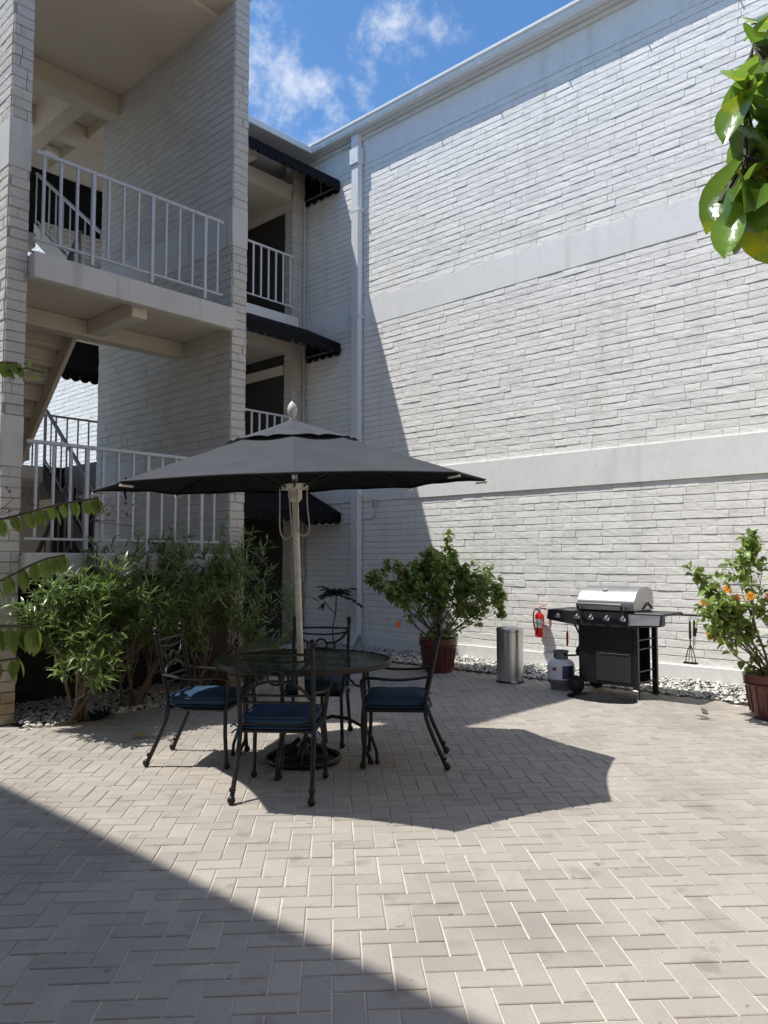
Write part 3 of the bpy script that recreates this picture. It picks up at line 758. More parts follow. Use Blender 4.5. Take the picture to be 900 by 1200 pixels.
def make_chair():
    t=thing('patio_chair','x','chair')
    yb=lambda z: .10-.10*(z-.42)/.55
    for s in (-1,1):
        mb=MB(); mb.tube(curve([(s*.248,-.055,.02),(s*.240,.06,.27),(s*.236,.11,.42),(s*.238,.055,.68),(s*.24,-.005,.965)],2),.0155,10)
        mb.ball((s*.248,-.058,.028),.026,12,sz=1.05); mb.lathe([(.019,.075),(.022,.085),(.019,.095)],(s*.247,-.035,0),12)
        mb.ball((s*.24,-.008,.985),.022,12); mb.lathe([(.017,.955),(.022,.96),(.017,.966)],(s*.24,-.004,0),12)
        mb.build('rear_leg',M['iron'],t)
        mb=MB(); mb.tube([(s*.25,.545,.02),(s*.242,.53,.25),(s*.238,.53,.43)],.0145,10); mb.ball((s*.25,.547,.026),.025,12)
        mb.build('front_leg',M['iron'],t)
        mb=MB(); mb.tube(curve([(s*.238,yb(.665),.665),(s*.262,.18,.645),(s*.285,.34,.640),(s*.285,.50,.655),(s*.282,.555,.645),(s*.262,.56,.60),(s*.240,.535,.43)],2),.011,8,flat=1.5)
        mb.build('armrest',M['iron'],t)
    mb=MB()
    mb.tube([(-.24,.53,.415),(.24,.53,.415)],.012,8); mb.tube([(-.236,.10,.415),(.236,.10,.415)],.012,8)
    for s in(-1,1): mb.tube([(s*.236,.10,.415),(s*.239,.53,.415)],.012,8)
    mb.box((-.225,.11,.405),(.225,.52,.412))
    mb.build('seat_frame',M['iron'],t)
    mb=MB()
    B=lambda x,z:(x,yb(z)-.002,z)
    mb.tube(curve([B(-.24,.905),B(-.1,.91),B(.1,.91),B(.24,.905)],2),.0085,8)
    mb.tube(curve([B(-.235,.875),B(-.1,.852),B(.1,.852),B(.235,.875)],2),.0075,8)
    mb.tube(curve([B(-.235,.90),B(-.19,.83),B(-.13,.785),B(-.06,.78),B(-.045,.78)],2),.0095,8); mb.tube(curve([B(.235,.90),B(.19,.83),B(.13,.785),B(.06,.78),B(.045,.78)],2),.0095,8)
    mb.tube(curve([B(-.235,.60),B(-.17,.69),B(-.10,.725),B(0,.74),B(.10,.725),B(.17,.69),B(.235,.60)],2),.0095,8)
    for k in (0,): 
        pts=[B(.05*math.cos(2*PI*i/20),.762+.05*math.sin(2*PI*i/20)) for i in range(21)]; mb.tube(pts,.009,8)
    for s in(-1,1): mb.tube([B(s*.12,.79),B(s*.12,.72)],.007,6)
    mb.tube([B(-.205,.645),B(.205,.645)],.008,8); mb.tube([B(-.236,.60),B(.236,.60)],.008,8)
    mb.tube([B(-.236,.46),B(.236,.46)],.008,8)
    mb.build('backrest',M['iron'],t)
    # cushion
    mb=MB(); n=18; vs=[];
    hx,hy,cy=.235,.232,.315; cz=.472; hz=.047
    def sp(u): return math.copysign(abs(u)**.30,u)
    m_=10
    for i in range(m_+1):
        ph=-PI/2+PI*i/m_; cr=abs(math.cos(ph))**.45; zz=math.copysign(abs(math.sin(ph))**.8,math.sin(ph))
        for j in range(4*n):
            a=2*PI*j/(4*n); x=sp(math.cos(a))*cr; y=sp(math.sin(a))*cr
            rr=max(abs(x),abs(y)); puff=1+.28*(1-rr**2)-(.12 if rr>.93 else 0)+.06*math.sin(5*x+2*y)*(1-rr)
            vs.append((hx*x,cy+hy*y,cz+hz*zz*puff+.004*math.sin(7*x)*math.cos(5*y)))
    k=4*n; fs=[(i*k+j,i*k+(j+1)%k,(i+1)*k+(j+1)%k,(i+1)*k+j) for i in range(m_) for j in range(k)]
    mb.add(vs,fs); cu=mb.build('cushion',M['cushion'],t,smooth=80)
    mb=MB()
    for z in (.437,.503):
        pts=[(hx*1.0*sp(math.cos(2*PI*j/64)),cy+hy*1.0*sp(math.sin(2*PI*j/64)),z) for j in range(65)]
        mb.tube(pts,.0055,6,cap=False)
    mb.build('piping',M['cushion'],cu)
    for s in(-1,1):
        mb=MB(); c=V((s*.24,.085,.435))
        for (dx,dz,dy) in ((.05,.012,-.03),(.045,-.03,-.02),(-.012,-.065,-.035),(.02,-.07,-.02)):
            mb.tube(curve([c,c+V((s*dx*.6,dy*.7,dz+.02)),c+V((s*dx,dy,dz))],2),[.0065]*13 if False else .0055,6,flat=.5)
        mb.ball(c,.011,8); mb.build('tie',M['cushion'],cu)
    return t
specs=[
 ((3.13,3.835),39,'patio chair nearest the viewer, seen from behind with its full scrolled back showing'),
 ((3.275,5.275),-54,'patio chair beside the green shrubs, with a patch of sun on its blue cushion'),
 ((4.60,3.70),129,'patio chair in profile on the grill side of the table'),
 ((4.66,5.06),-141,'patio chair on the far side of the glass table, facing the viewer'),
]
ch0=make_chair()
for i,((x,y),a,lab) in enumerate(specs):
    c=ch0 if i==0 else copy_tree(ch0)
    c.location=(x,y,0); c.rotation_euler=(0,0,R(a-90)); c['label']=lab; c['group']='iron patio chairs around the glass table'

# ------------------------------------------------------------------ grill and its surroundings
def grill():
    t=thing('gas_grill','black gas grill with stainless lid and side shelves beside the white wall','grill',(8.25,4.07,0))
    gx,gy=8.25,4.07
    def B(mb,a,b,bev=.006,mi=0): mb.bbox((a[0]-gx,a[1]-gy,a[2]),(b[0]-gx,b[1]-gy,b[2]),bev,mi)
    y0,y1=3.74,4.42
    mb=MB(); B(mb,(8.03,y0+.03,.13),(8.06,y1,.80)); B(mb,(8.45,y0+.03,.13),(8.47,y1,.80)); B(mb,(8.06,y1-.02,.13),(8.45,y1,.80)); 
    mb.build('cabinet',M['grill_black'],t)
    mb=MB(); B(mb,(8.022,y0+.05,.17),(8.0295,y1-.22,.50)); B(mb,(8.014,y0+.08,.468),(8.0215,y1-.26,.474),.002)
    mb.build('cabinet_door',M['grill_grey'],t)
    for (x,y) in ((8.02,y0),(8.50,y0)):
        mb=MB(); B(mb,(x,y-.03,.0),(x+.045,y+.03,.86)); mb.build('leg',M['grill_black'],t)
    mb=MB(); B(mb,(8.012,y0-.028,.0),(8.0195,y0+.028,.10),.002); mb.build('leg_cap',M['steel'],t)
    for z in (.16,.28,.52,.62):
        mb=MB(); B(mb,(8.06,y0-.008,z),(8.50,y0+.008,z+.016),.003); mb.build('side_rung',M['grill_black'],t)
    # wheels
    for x in (7.98,8.46):
        mb=MB(); prof=[(.02,-.02),(.085,-.025),(.098,-.015),(.098,.015),(.085,.025),(.02,.02)]
        mb.lathe(prof,n=28); mb.xform(Matrix.Translation((x-gx+.02,4.44-gy,.099))@Matrix.Rotation(PI/2,4,'Y')); wo=mb.build('wheel',M['rubber'],t)
        mb=MB(); mb.lathe([(.001,-.03),(.035,-.03),(.045,-.022),(.045,.022),(.001,.03)],n=16); mb.xform(Matrix.Translation((x-gx+.02,4.44-gy,.099))@Matrix.Rotation(PI/2,4,'Y')); mb.build('hub_cap',M['grill_grey'],wo)
    # control panel with drooping centre and tapered ends
    mb=MB()
    ys=[3.40,3.42,3.72,4.42,4.74,4.765]; zb=[.815,.800,.775,.775,.815,.830]; zt=[.925]*4+[.93,.93]
    vs=[]
    for y,b_,z in zip(ys,zb,zt): vs+=[(7.955-gx,y-gy,z),(7.925-gx,y-gy,b_),(8.02-gx,y-gy,b_),(8.02-gx,y-gy,z)]
    fs=[]
    for i in range(len(ys)-1):
        for k in range(4): fs.append((i*4+k,i*4+(k+1)%4,i*4+4+(k+1)%4,i*4+4+k))
    fs+=[(3,2,1,0),(20,21,22,23)]
    mb.add(vs,fs); cp=mb.build('control_panel',M['grill_black'],t,smooth=20)
    mb=MB(); e=-.0035
    mb.add([(7.955-gx+e,3.425-gy,.915),(7.955-gx+e,3.77-gy,.915),(7.926-gx+e,3.77-gy,.80),(7.926-gx+e,3.425-gy,.815)],[(0,1,2,3)]); mb.build('steel_trim',M['steel_lid'],cp,smooth=0)
    for y in (3.83,4.02,4.21,4.38,4.62):
        mb=MB(); mb.lathe([(.032,0),(.032,.010),(.022,.014),(.020,.038),(.001,.040)],n=20); mb.bbox((-.005,-.024,.03),(.005,.024,.05),.002)
        mb.xform(Matrix.Translation((7.938-gx,y-gy,.868))@Matrix.Rotation(-PI/2-.25,4,'Y')); mb.build('knob',M['chrome'],t)
    # shelves
    mb=MB(); B(mb,(7.99,4.43,.905),(8.50,4.765,.935),.008); mb.build('side_shelf',M['grill_grey'],t); mb=MB(); B(mb,(7.99,3.405,.905),(8.50,3.73,.935),.008); B(mb,(8.50,3.22,.895),(8.56,3.73,.915),.004)
    mb.build('side_shelf',M['grill_grey'],t)
    # firebox
    mb=MB(); B(mb,(8.03,y0,.80),(8.47,y1,.945)); mb.build('firebox',M['grill_black'],t)
    # lid: curved profile along y
    pr=[(8.00,.95),(7.995,1.03),(8.005,1.06),(8.06,1.13),(8.14,1.18),(8.24,1.205),(8.36,1.205),(8.44,1.18),(8.49,1.12),(8.50,.95)]
    mb=MB(); n=len(pr); ya,yb_=3.735-gy,4.405-gy
    vs=[(x-gx,ya,z) for x,z in pr]+[(x-gx,yb_,z) for x,z in pr]
    mb.add(vs,[(i,i+1,n+i+1,n+i) for i in range(n-1)]); mb.add(vs,[tuple(range(n))[::-1]],1); mb.add(vs,[tuple(range(n,2*n))],1)
    lid=mb.build('lid',[M['steel_lid'],M['pole'] if False else M['steel_lid']],t,smooth=30)
    mb=MB(); 
    hx=7.875-gx
    mb.tube([(hx,3.81-gy,1.015),(hx,4.35-gy,1.015)],.017,10)
    mb.build('handle',M['chrome'],lid)
    for y in (3.82,4.34):
        mb=MB(); mb.tube(curve([(7.985-gx,y-gy,.985),(7.92-gx,y-gy,.94),(7.88-gx,y-gy,.965),(hx,y-gy,1.03)],2),.015,8)
        mb.build('handle_bracket',M['grill_black'],lid)
    mb=MB(); mb.lathe([(.035,0),(.035,.012),(.03,.018),(.001,.02)],n=20); mb.xform(Matrix.Translation((8.12-gx,4.12-gy,1.165))@Matrix.Rotation(R(-32),4,'Y')); mb.build('thermometer',M['chrome'],lid)
    mb=MB(); mb.tube([(8.22-gx,3.728-gy,.96),(8.34-gx,3.724-gy,1.03),(8.46-gx,3.728-gy,.96)],.008,6); mb.build('lid_hinge',M['grill_black'],lid)
    mb=MB()
    for y in (3.60,3.45,3.32): mb.tube([(8.53-gx,y-gy,.90),(8.53-gx,y-gy,.87),(8.515-gx,y-gy,.86)],.004,5)
    mb.build('tool_hook',M['chrome'],t)
    return t
grill()
def tool(name,label,cat,loc,parts,tilt=(0,0)):
    t=thing(name,label,cat,loc); t.rotation_euler=(tilt[0],tilt[1],0)
    for (nm,fn,mt) in parts:
        mb=MB(); fn(mb); mb.build(nm,mt,t)
def hnd(mb): mb.tube([(0,0,-.02),(0,0,-.05),(0,0,-.20),(0,0,-.23)],[.008,.013,.015,.008],8); 
def loopy(mb): mb.torus((0,0,0),.014,.003,'x',14,5)
def masher(mb):
    mb.tube([(0,0,-.22),(0,0,-.30)],.006,6)
    for s in(-1,1): mb.tube([(0,0,-.28),(0,s*.035,-.36),(0,s*.055,-.47)],.005,6); mb.tube([(0,0,-.28),(0,s*.012,-.38),(0,s*.02,-.46)],.004,6)
    mb.bbox((-.025,-.075,-.49),(.025,.075,-.47),.006)
tool('grill_brush','grill brush with dark handle, wire neck and wide black head hanging from the shelf hooks','grill tool',(8.51,3.335,.865),[('loop',loopy,M['chrome']),('handle',hnd,M['wood']),('head',masher,M['grill_black'])])
tool('grill_fork','thin grill fork hanging between the brush and the tongs','grill tool',(8.51,3.285,.865),[('loop',loopy,M['chrome']),('handle',lambda mb:mb.tube([(0,0,-.02),(0,0,-.19)],.012,8),M['rubber']),('shaft',lambda mb:mb.tube([(0,0,-.19),(0,0,-.36)],.004,6),M['steel'])],(R(3),0))
tool('grill_tongs','slanting metal tongs hanging nearest the orange flowered plant','grill tool',(8.51,3.25,.865),[('loop',loopy,M['chrome']),('handle',lambda mb:mb.tube([(0,0,-.10),(0,0,-.19)],.011,8),M['rubber']),('shaft',lambda mb:(mb.tube([(0,0,-.0),(0,.004,-.10)],.004,6),mb.tube([(0,0,-.19),(0,0,-.36)],.005,6)),M['steel'])],(R(9),0))
tool('basting_tool','red handled tool hanging under the control panel end above the tank','grill tool',(8.1,4.60,.80),[('wire',lambda mb:mb.tube([(0,0,0),(0,0,-.12)],.003,5),M['rubber']),('handle',lambda mb:mb.tube([(0,0,-.12),(0,0,-.15),(0,0,-.27),(0,0,-.30)],[.006,.014,.014,.006],8),M['red'])])
def ladle(mb): mb.lathe([(.001,-.40),(.03,-.395),(.05,-.37),(.055,-.34),(.04,-.30),(.01,-.27)],n=18,sy=.8)
tool('ladle','round black metal ladle hanging beside the gas hose','grill tool',(8.12,4.455,.80),[('shaft',lambda mb:mb.tube([(0,0,0),(0,0,-.28)],.008,6),M['red_soft']),('bowl',ladle,M['rubber'])])
mb=MB(); mb.tube(curve([(8.10,4.52,.80),(8.10,4.47,.70),(8.1,4.40,.58),(8.08,4.385,.48),(8.07,4.44,.42),(8.07,4.55,.405),(8.07,4.63,.41)],3),.011,8)
tag(mb.build('gas_hose',M['rubber']),'black gas hose looping down from the grill to the tank valve','hose')
# tank
t=thing('propane_tank','grey white propane tank with a navy label standing left of the grill','gas tank',(8.12,4.70,0),R(-47))
mb=MB(); mb.lathe([(.125,.055),(.15,.085),(.156,.12),(.157,.14),(.157,.27),(.150,.305),(.125,.335),(.08,.355),(.03,.362)],n=40); mb.build('body',M['tank'],t)
mb=MB(); mb.lathe([(.115,.0),(.118,.0),(.118,.04),(.130,.07),(.11,.07)],n=32,cap=False); mb.lathe([(.127,.056),(.152,.086),(.1575,.12),(.1575,.125)],n=40,cap=False); mb.build('foot_ring',M['tank_dk'],t)
mb=MB()
for a0,a1 in ((35,145),(215,325)):
    pts=[(.088*math.cos(R(a)),.088*math.sin(R(a))) for a in range(a0,a1+1,10)]; n=len(pts)
    vs=[(x,y,.345) for x,y in pts]+[(x,y,.44) for x,y in pts]+[(x*.95,y*.95,.345) for x,y in pts]+[(x*.95,y*.95,.44) for x,y in pts]
    mb.add(vs,[(i,i+1,n+i+1,n+i) for i in range(n-1)]+[(2*n+i+1,2*n+i,3*n+i,3*n+i+1) for i in range(n-1)]+[(n+i,n+i+1,3*n+i+1,3*n+i) for i in range(n-1)]+[(0,n,3*n,2*n),(n-1,3*n-1,4*n-1,2*n-1)])
mb.torus((0,0,.44),.086,.009,n=32)
mb.build('collar',M['tank_dk'],t)
mb=MB(); mb.lathe([(.02,.36),(.02,.40),(.03,.405),(.03,.425),(.012,.43)],n=16); mb.tube([(0,0,.39),(.06,0,.39)],.014,8); mb.build('valve',M['rubber'],t)
def patch(mb,a0,a1,z0,z1,r=.1585):
    n=8; pts=[(r*math.cos(R(a0+(a1-a0)*i/n)),r*math.sin(R(a0+(a1-a0)*i/n))) for i in range(n+1)]
    mb.add([(x,y,z0) for x,y in pts]+[(x,y,z1) for x,y in pts],[(i,i+1,n+2+i,n+1+i) for i in range(n)])
mb=MB(); patch(mb,-98,-42,.135,.285); mb.build('label',M['label_blue'],t)
mb=MB(); patch(mb,-140,-125,.225,.26); patch(mb,-134,-122,.235,.27,.1588); patch(mb,-152,-149,.20,.212,.1588); mb.build('emblem',M['red_soft'],t)
# fire extinguisher
t=thing('fire_extinguisher','red fire extinguisher with black hose and white label hung on the white wall','fire extinguisher',(9.39,5.76,.44),R(-42))
mb=MB(); mb.lathe([(.055,0),(.066,.01),(.068,.03),(.068,.25),(.066,.29),(.045,.325),(.022,.335),(.020,.35)],n=28); mb.build('cylinder',M['red'],t)
mb=MB(); patch(mb,-165,-70,.13,.255,.0695); mb.build('label',M['label_white'],t)
mb=MB(); patch(mb,-60,-25,.01,.12,.0695); mb.build('sticker',M['label_white'],t)
mb=MB(); mb.lathe([(.018,.345),(.022,.355),(.022,.385),(.012,.395)],n=14); mb.tube([(0,0,.38),(.05,-.01,.39),(.10,-.02,.37)],.008,6); mb.build('valve',M['chrome'],t)
mb=MB(); mb.bbox((-.012,-.01,.39),(.10,.01,.40),.003); mb.add([(-.01,-.011,.40),(.11,-.011,.445),(.11,.011,.445),(-.01,.011,.40),(-.01,-.011,.407),(.11,-.011,.452),(.11,.011,.452),(-.01,.011,.407)],[(0,1,2,3),(4,7,6,5),(0,4,5,1),(1,5,6,2),(2,6,7,3),(3,7,4,0)]); mb.build('squeeze_handle',M['red'],t)
mb=MB(); mb.tube(curve([(-.01,0,.375),(-.07,-.03,.39),(-.10,-.05,.33),(-.10,-.05,.22),(-.085,-.04,.13),(-.075,-.035,.10)],3),.009,8); mb.build('hose',M['rubber'],t)
mb=MB(); mb.torus((0,0,.20),.071,.004,n=24); mb.bbox((.0,.055,.05),(.03,.10,.30),.003); mb.build('bracket',M['steel'],t)
# trash can
t=thing('pedal_bin','brushed steel pedal bin standing by the pebbles between plant and extinguisher','trash can',(8.17,5.44,0),R(-132))
mb=MB(); mb.lathe([(.163,.02),(.163,.62)],n=48); mb.build('body',M['steel'],t)
mb=MB(); mb.lathe([(.168,0),(.168,.022),(.160,.024)],n=48); mb.build('base_ring',M['rubber'],t)
mb=MB(); mb.lathe([(.164,.622),(.167,.63),(.166,.655),(.155,.667),(.09,.675),(.001,.677)],n=48); mb.build('lid',M['steel'],t)
mb=MB(); mb.bbox((.155,-.04,.012),(.215,.04,.026),.005); mb.build('pedal',M['chrome'],t)
# mat
mb=MB(); vs=[];fs=[]
nr,na=10,48
for i in range(nr+1):
    for j in range(na):
        a=2*PI*j/na; r=max(.002,i/nr); vs.append((.24*r*math.cos(a),.40*r*math.sin(a),.012-(.008 if i==nr else 0)))
for i in range(nr):
    for j in range(na):
        if i in (2,4,6,8) and j%4!=0 : pass
        fs.append((i*na+j,(i+1)*na+j,(i+1)*na+(j+1)%na,i*na+(j+1)%na))
mb.add(vs,fs)
for i in range(1,9): 
    pts=[(.24*i/9*math.cos(2*PI*k/36),.40*i/9*math.sin(2*PI*k/36),.014) for k in range(37)]; mb.tube(pts,.005,5,cap=False)
for k in range(24):
    a=2*PI*k/24; mb.tube([(.03*math.cos(a),.05*math.sin(a),.014),(.235*math.cos(a),.39*math.sin(a),.014)],.004,5)
o=mb.build('doormat',M['mat_rubber']); o.location=(7.86,4.06,.002); tag(o,'oval black rubber mat on the paving at the foot of the grill','mat')

# ------------------------------------------------------------------ plants
def rvec(rnd): 
    while True:
        v=V((rnd.uniform(-1,1),rnd.uniform(-1,1),rnd.uniform(-1,1)))
        if .05<v.length<1: return v.normalized()
def grow(rnd,mb,p,d,L,r,depth,tips,spread=.55,upb=.25,n=5,kids=(2,3),bound=None):
    pts=[V(p)]; dd=V(d).normalized(); rr=[r]
    for i in range(n):
        dd=(dd+rvec(rnd)*.16+V((0,0,upb*.12))).normalized()
        q=pts[-1]+dd*(L/n)
        if bound and i>=1 and not bound(q) and q.z>.6: break
        pts.append(q); rr.append(r*(1-.45*(i+1)/n))
    mb.tube(pts,rr,6); n=len(pts)-1
    if depth==0: tips.append((pts,dd)); return
    if bound: tips.append((pts,dd))
    tips.append((pts[-3:],dd)) if depth==1 else None
    for _ in range(rnd.randint(*kids)):
        k=rnd.randint(n//2,n); nd=(dd+rvec(rnd)*spread*1.3+V((0,0,upb))).normalized()
        grow(rnd,mb,pts[k],nd,L*rnd.uniform(.6,.85),rr[k]*.68,depth-1,tips,spread,upb,max(n,3),kids,bound)
    k=n; grow(rnd,mb,pts[k],(dd+rvec(rnd)*spread*.5).normalized(),L*.75,rr[k]*.8,depth-1,tips,spread,upb,max(n,3),kids,bound)
def oleander(name,label,loc,seeds,leanings,L,depth,nl,leafL=.125,r=.022,leafW=.020):
    t=thing(name,label,'shrub',loc)
    rnd=random.Random(seeds); st=MB(); tips=[]
    for ln in leanings:
        b=V((rnd.uniform(-.09,.09),rnd.uniform(-.06,.06),0)); grow(rnd,st,b,V(ln),L*rnd.uniform(.85,1.1),r*rnd.uniform(.7,1.1),depth,tips,spread=.5,upb=.22)
    so=st.build('stems',M['stem'],t,smooth=60)
    lf=MB()
    for pts,dd in tips:
        for k in range(nl):
            t_=rnd.random()**.6; i=min(len(pts)-2,int(t_*(len(pts)-1))); p=pts[i].lerp(pts[i+1],rnd.random())
            tip = t_>.8
            a=rnd.uniform(0,2*PI); sd=dd.orthogonal().normalized(); sd=(Matrix.Rotation(a,3,dd)@sd)
            ld_=(dd*rnd.uniform(.35,1.1)+sd*rnd.uniform(.5,1.0)+V((0,0,rnd.uniform(-.35,.15)))).normalized()
            if tip: p=pts[-1]
            lf.leaf(p,ld_,V((0,0,1))+rvec(rnd)*.5,leafL*rnd.uniform(.65,1.2),leafW*rnd.uniform(.8,1.25),3,rnd.uniform(.0,.7),.25,'lance')
    lf.build('foliage',M['leaf_ole'],t,smooth=60)
    return t
oleander('oleander_shrub','bright leaved shrub catching the sun beside the left brick pillar',(3.42,7.04,0),5,[(-.35,-.25,.9),(.15,-.6,.9),(-.1,-.5,1.1),(.35,-.2,1.0),(-.25,-.8,.7),(.0,-.1,1.2)],.54,3,16)
oleander('oleander_shrub','tall dark green shrub in the middle in front of the lower landing railing',(4.05,7.20,0),8,[(.0,-.1,1.2),(-.25,-.15,1.2),(.3,-.2,1.1),(.15,.1,1.3),(.5,-.1,1.0),(-.05,-.4,1.0)],.72,3,10,.135)
oleander('oleander_shrub','spreading shrub with bare lower stems in front of the brick pillar nearest the table',(4.75,7.15,0),14,[(.55,-.15,.95),(.15,.0,1.2),(.8,-.35,.85),(-.2,-.1,1.2),(.35,-.3,1.1),(.6,.1,1.2)],.70,3,8,.135)
oleander('oleander_shrub','low leafy shoots between the table and the brick pillar',(5.3,6.95,0),23,[(.4,-.1,.6),(.0,-.2,.7),(.6,.2,.7),(-.4,-.1,.6)],.22,2,14,.10,.010)
# small grass clump at bed edge
t=thing('low_clump','small dark grassy clump on the pebbles below the sunlit shrub','plant',(3.62,7.0,0)); rnd=random.Random(2); mb=MB()
for _ in range(110):
    a=rnd.uniform(0,6.28); mb.leaf((rnd.uniform(-.08,.08),rnd.uniform(-.05,.05),.01),(math.cos(a),math.sin(a),rnd.uniform(.5,2)),(0,0,1),rnd.uniform(.08,.2),.012,3,.9,.2)
mb.build('foliage',M['leaf_palm'],t)

def hibiscus(name,label,loc,seed,R_,H,flowers,leanL,nl,potr=.25,poth=.44,depth=3,ll=(.05,.095),cen=(0,1.05),rad=(.8,.65)):
    def inb(p,k=1.0):
        la=p.x*FY-p.y*FX; de=p.x*FX+p.y*FY
        nz=noise.noise(V((la*2.6+seed,de*2.6,p.z*2.2)))
        return ((la-cen[0])/rad[0])**2+(de/rad[0])**2+((p.z-cen[1])/rad[1])**2<k*(1+1.5*nz)
    t=thing(name,label,'potted plant',loc); rnd=random.Random(seed)
    mb=MB(); r=potr
    pr=[(r*.70,0),(r*.74,.01),(r*.76,.03),(r*.93,poth*.74),(r*.95,poth*.755),(r*.97,poth*.76),(r*.98,poth*.80),(r*1.03,poth*.83),(r*1.04,poth*.97),(r*1.06,poth*.98),(r*1.06,poth),(r*.97,poth),(r*.95,poth*.9)]
    mb.lathe(pr,n=48); 
    for k in range(16):
        a=2*PI*k/16; c,s_=math.cos(a),math.sin(a); mb.tube([(r*.80*c,r*.80*s_,.06),(r*.94*c,r*.94*s_,poth*.72)],[.007,.009],6)
    mb.torus((0,0,poth*.78),r*1.0,.007,n=48)
    mb.build('pot',M['terracotta'],t)
    mb=MB(); mb.lathe([(.01,poth*.905),(r*.95,poth*.90)],n=32,cap=False); mb.build('soil',M['soil'],t)
    st=MB(); tips=[]
    for ln in leanL:
        b=V((rnd.uniform(-.07,.07),rnd.uniform(-.07,.07),poth*.9)); grow(rnd,st,b,V(ln),H*rnd.uniform(.36,.5),.012*rnd.uniform(.8,1.3),depth,tips,spread=.50,upb=.38,kids=(1,2),bound=inb)
    st.build('stems',M['stem'],t,smooth=60)
    lf=MB()
    for pts,dd in tips:
        for k in range(nl):
            i=rnd.randint(0,len(pts)-2); p=pts[i].lerp(pts[i+1],rnd.random())
            d=rvec(rnd); d=(d+V((0,0,-.25))+dd*.3).normalized()
            q=p+d*rnd.uniform(.01,.04)
            if noise.noise(q*5.5+V((seed,0,0)))<-.12: continue
            lf.leaf(q,d,V((0,0,1))+rvec(rnd)*.6,rnd.uniform(*ll),rnd.uniform(.035,.06)*ll[1]/.09,4,rnd.uniform(.1,.9),.35,'ovate')
    lf.build('foliage',M['leaf_hib'],t,smooth=60)
    for (fp,fm) in flowers:
        mb=MB(); ax=(V((-.75,-.6,.25))+rvec(rnd)*.35).normalized(); u=ax.orthogonal().normalized(); c=V(fp)
        for k in range(5):
            d=Matrix.Rotation(2*PI*k/5,3,ax)@u; d=(d+ax*.35).normalized()
            mb.leaf(c,d,ax,rnd.uniform(.042,.056),.045,4,.65,.35,'obov')
        mb.tube([c,c+ax*.05],.004,5,1); mb.ball(c+ax*.052,.007,6,1)
        near=min((q for pts,_ in tips for q in pts),key=lambda q:(q-c).length)
        mb.tube(curve([c,c-ax*.04+V((0,0,-.01)),(c+near)/2-ax*.02,near],2),.0035,5,2)
        mb.build('flower',[M[fm],M['flower_c'],M['leaf_hib']],t,smooth=60)
    return t
def SL(loc,lat,dep,z): # flower offset relative to the plant in site axes
    return (FX*dep+FY*lat, FY*dep-FX*lat, z)
pl=(8.25,6.64,0)
hibiscus('potted_hibiscus','bushy potted hibiscus in an oxblood pot left of the steel bin, half in shadow',pl,4,.8,1.25,
 [(SL(pl,.86,-.28,1.02),'flower'),(SL(pl,-.55,-.35,.66),'flower'),(SL(pl,-.50,-.15,1.34),'flower_y')],
 [(-.1,.1,1.2),(.3,-.25,1.1),(-.35,.35,1.0),(.45,-.5,.9),(-.5,.6,.75),(-.15,-.1,1.3),(.1,.05,1.4),(.6,-.7,.6),(-.3,.1,.9),(-.2,-.35,.7),(-.45,.25,.5),(.2,-.6,.5),(-.3,.35,1.2),(.35,-.2,1.2),(0,0,.9),(.45,-.55,.35),(-.4,.45,.35),(.55,-.5,.55),(0,-.4,.6)],14,.25,.45,ll=(.055,.105),cen=(.05,.98),rad=(.86,.72))
pr_=(8.00,2.36,0)
hibiscus('potted_hibiscus','sunlit open potted hibiscus dotted with orange flowers at the far right of the wall',pr_,9,.6,1.2,
 [(SL(pr_,-.62,-.1,.79),'flower'),(SL(pr_,-.40,-.15,1.14),'flower'),(SL(pr_,-.28,-.2,1.16),'flower_y'),(SL(pr_,-.10,-.2,1.16),'flower'),(SL(pr_,-.65,-.05,1.10),'flower_y'),(SL(pr_,-.07,-.25,.64),'flower'),(SL(pr_,-.46,-.12,1.22),'flower_y')],
 [(-.4,.45,1.0),(-.55,.6,.7),(-.2,.2,1.3),(.1,-.1,1.4),(-.6,.75,.35),(.3,-.35,1.1),(.45,-.5,.8),(-.3,-.1,.9),(-.5,.35,.55),(.1,-.4,.9),(-.35,.5,.8)],7,.25,.42,ll=(.06,.11),cen=(.04,.95),rad=(.66,.70))
# sapling with palm like top by the downspout
t=thing('palm_sapling','small dark palm like sapling with a bare thin stem by the white downspout','plant',(8.95,9.40,0)); rnd=random.Random(6)
mb=MB(); top=V((.03,.0,.93)); mb.tube(curve([(0.02,.02,0),(-.04,.03,.35),(.02,0,.6),top],2),[.014]*13 if False else .012,6); mb.tube([(0.02,0,.6),(-.10,.08,.75),(-.12,.12,.82)],.008,6); mb.build('stem',M['bark'],t)
mb=MB()
for k in range(13):
    a=2*PI*k/13+rnd.uniform(-.2,.2); el=rnd.uniform(-.1,.95); L_=rnd.uniform(.26,.42)
    d=V((math.cos(a),math.sin(a),el)).normalized(); pts=[top+d*L_*s_-V((0,0,.16*s_*s_)) for s_ in (0,.25,.5,.75,1)]
    mb.tube(pts,.003,4)
    for i in range(2,14):
        s_=i/13; p=top+d*L_*s_-V((0,0,.16*s_*s_)); sd=d.cross(V((0,0,1))).normalized()
        for s in(-1,1): mb.leaf(p,sd*s+d*.7+V((0,0,-.25)),V((0,0,1))+rvec(rnd)*1.2,.15*(1-.45*s_),.034,2,.3,.2)
c2=V((-.12,.12,.80))
for k in range(9):
    mb.leaf(c2,V((-.7,-.2+rnd.uniform(-.3,.3),-.6+rnd.uniform(-.3,.3))),(0,0,1),.2,.02,3,.3,.2)
mb.build('foliage',M['leaf_palm'],t)

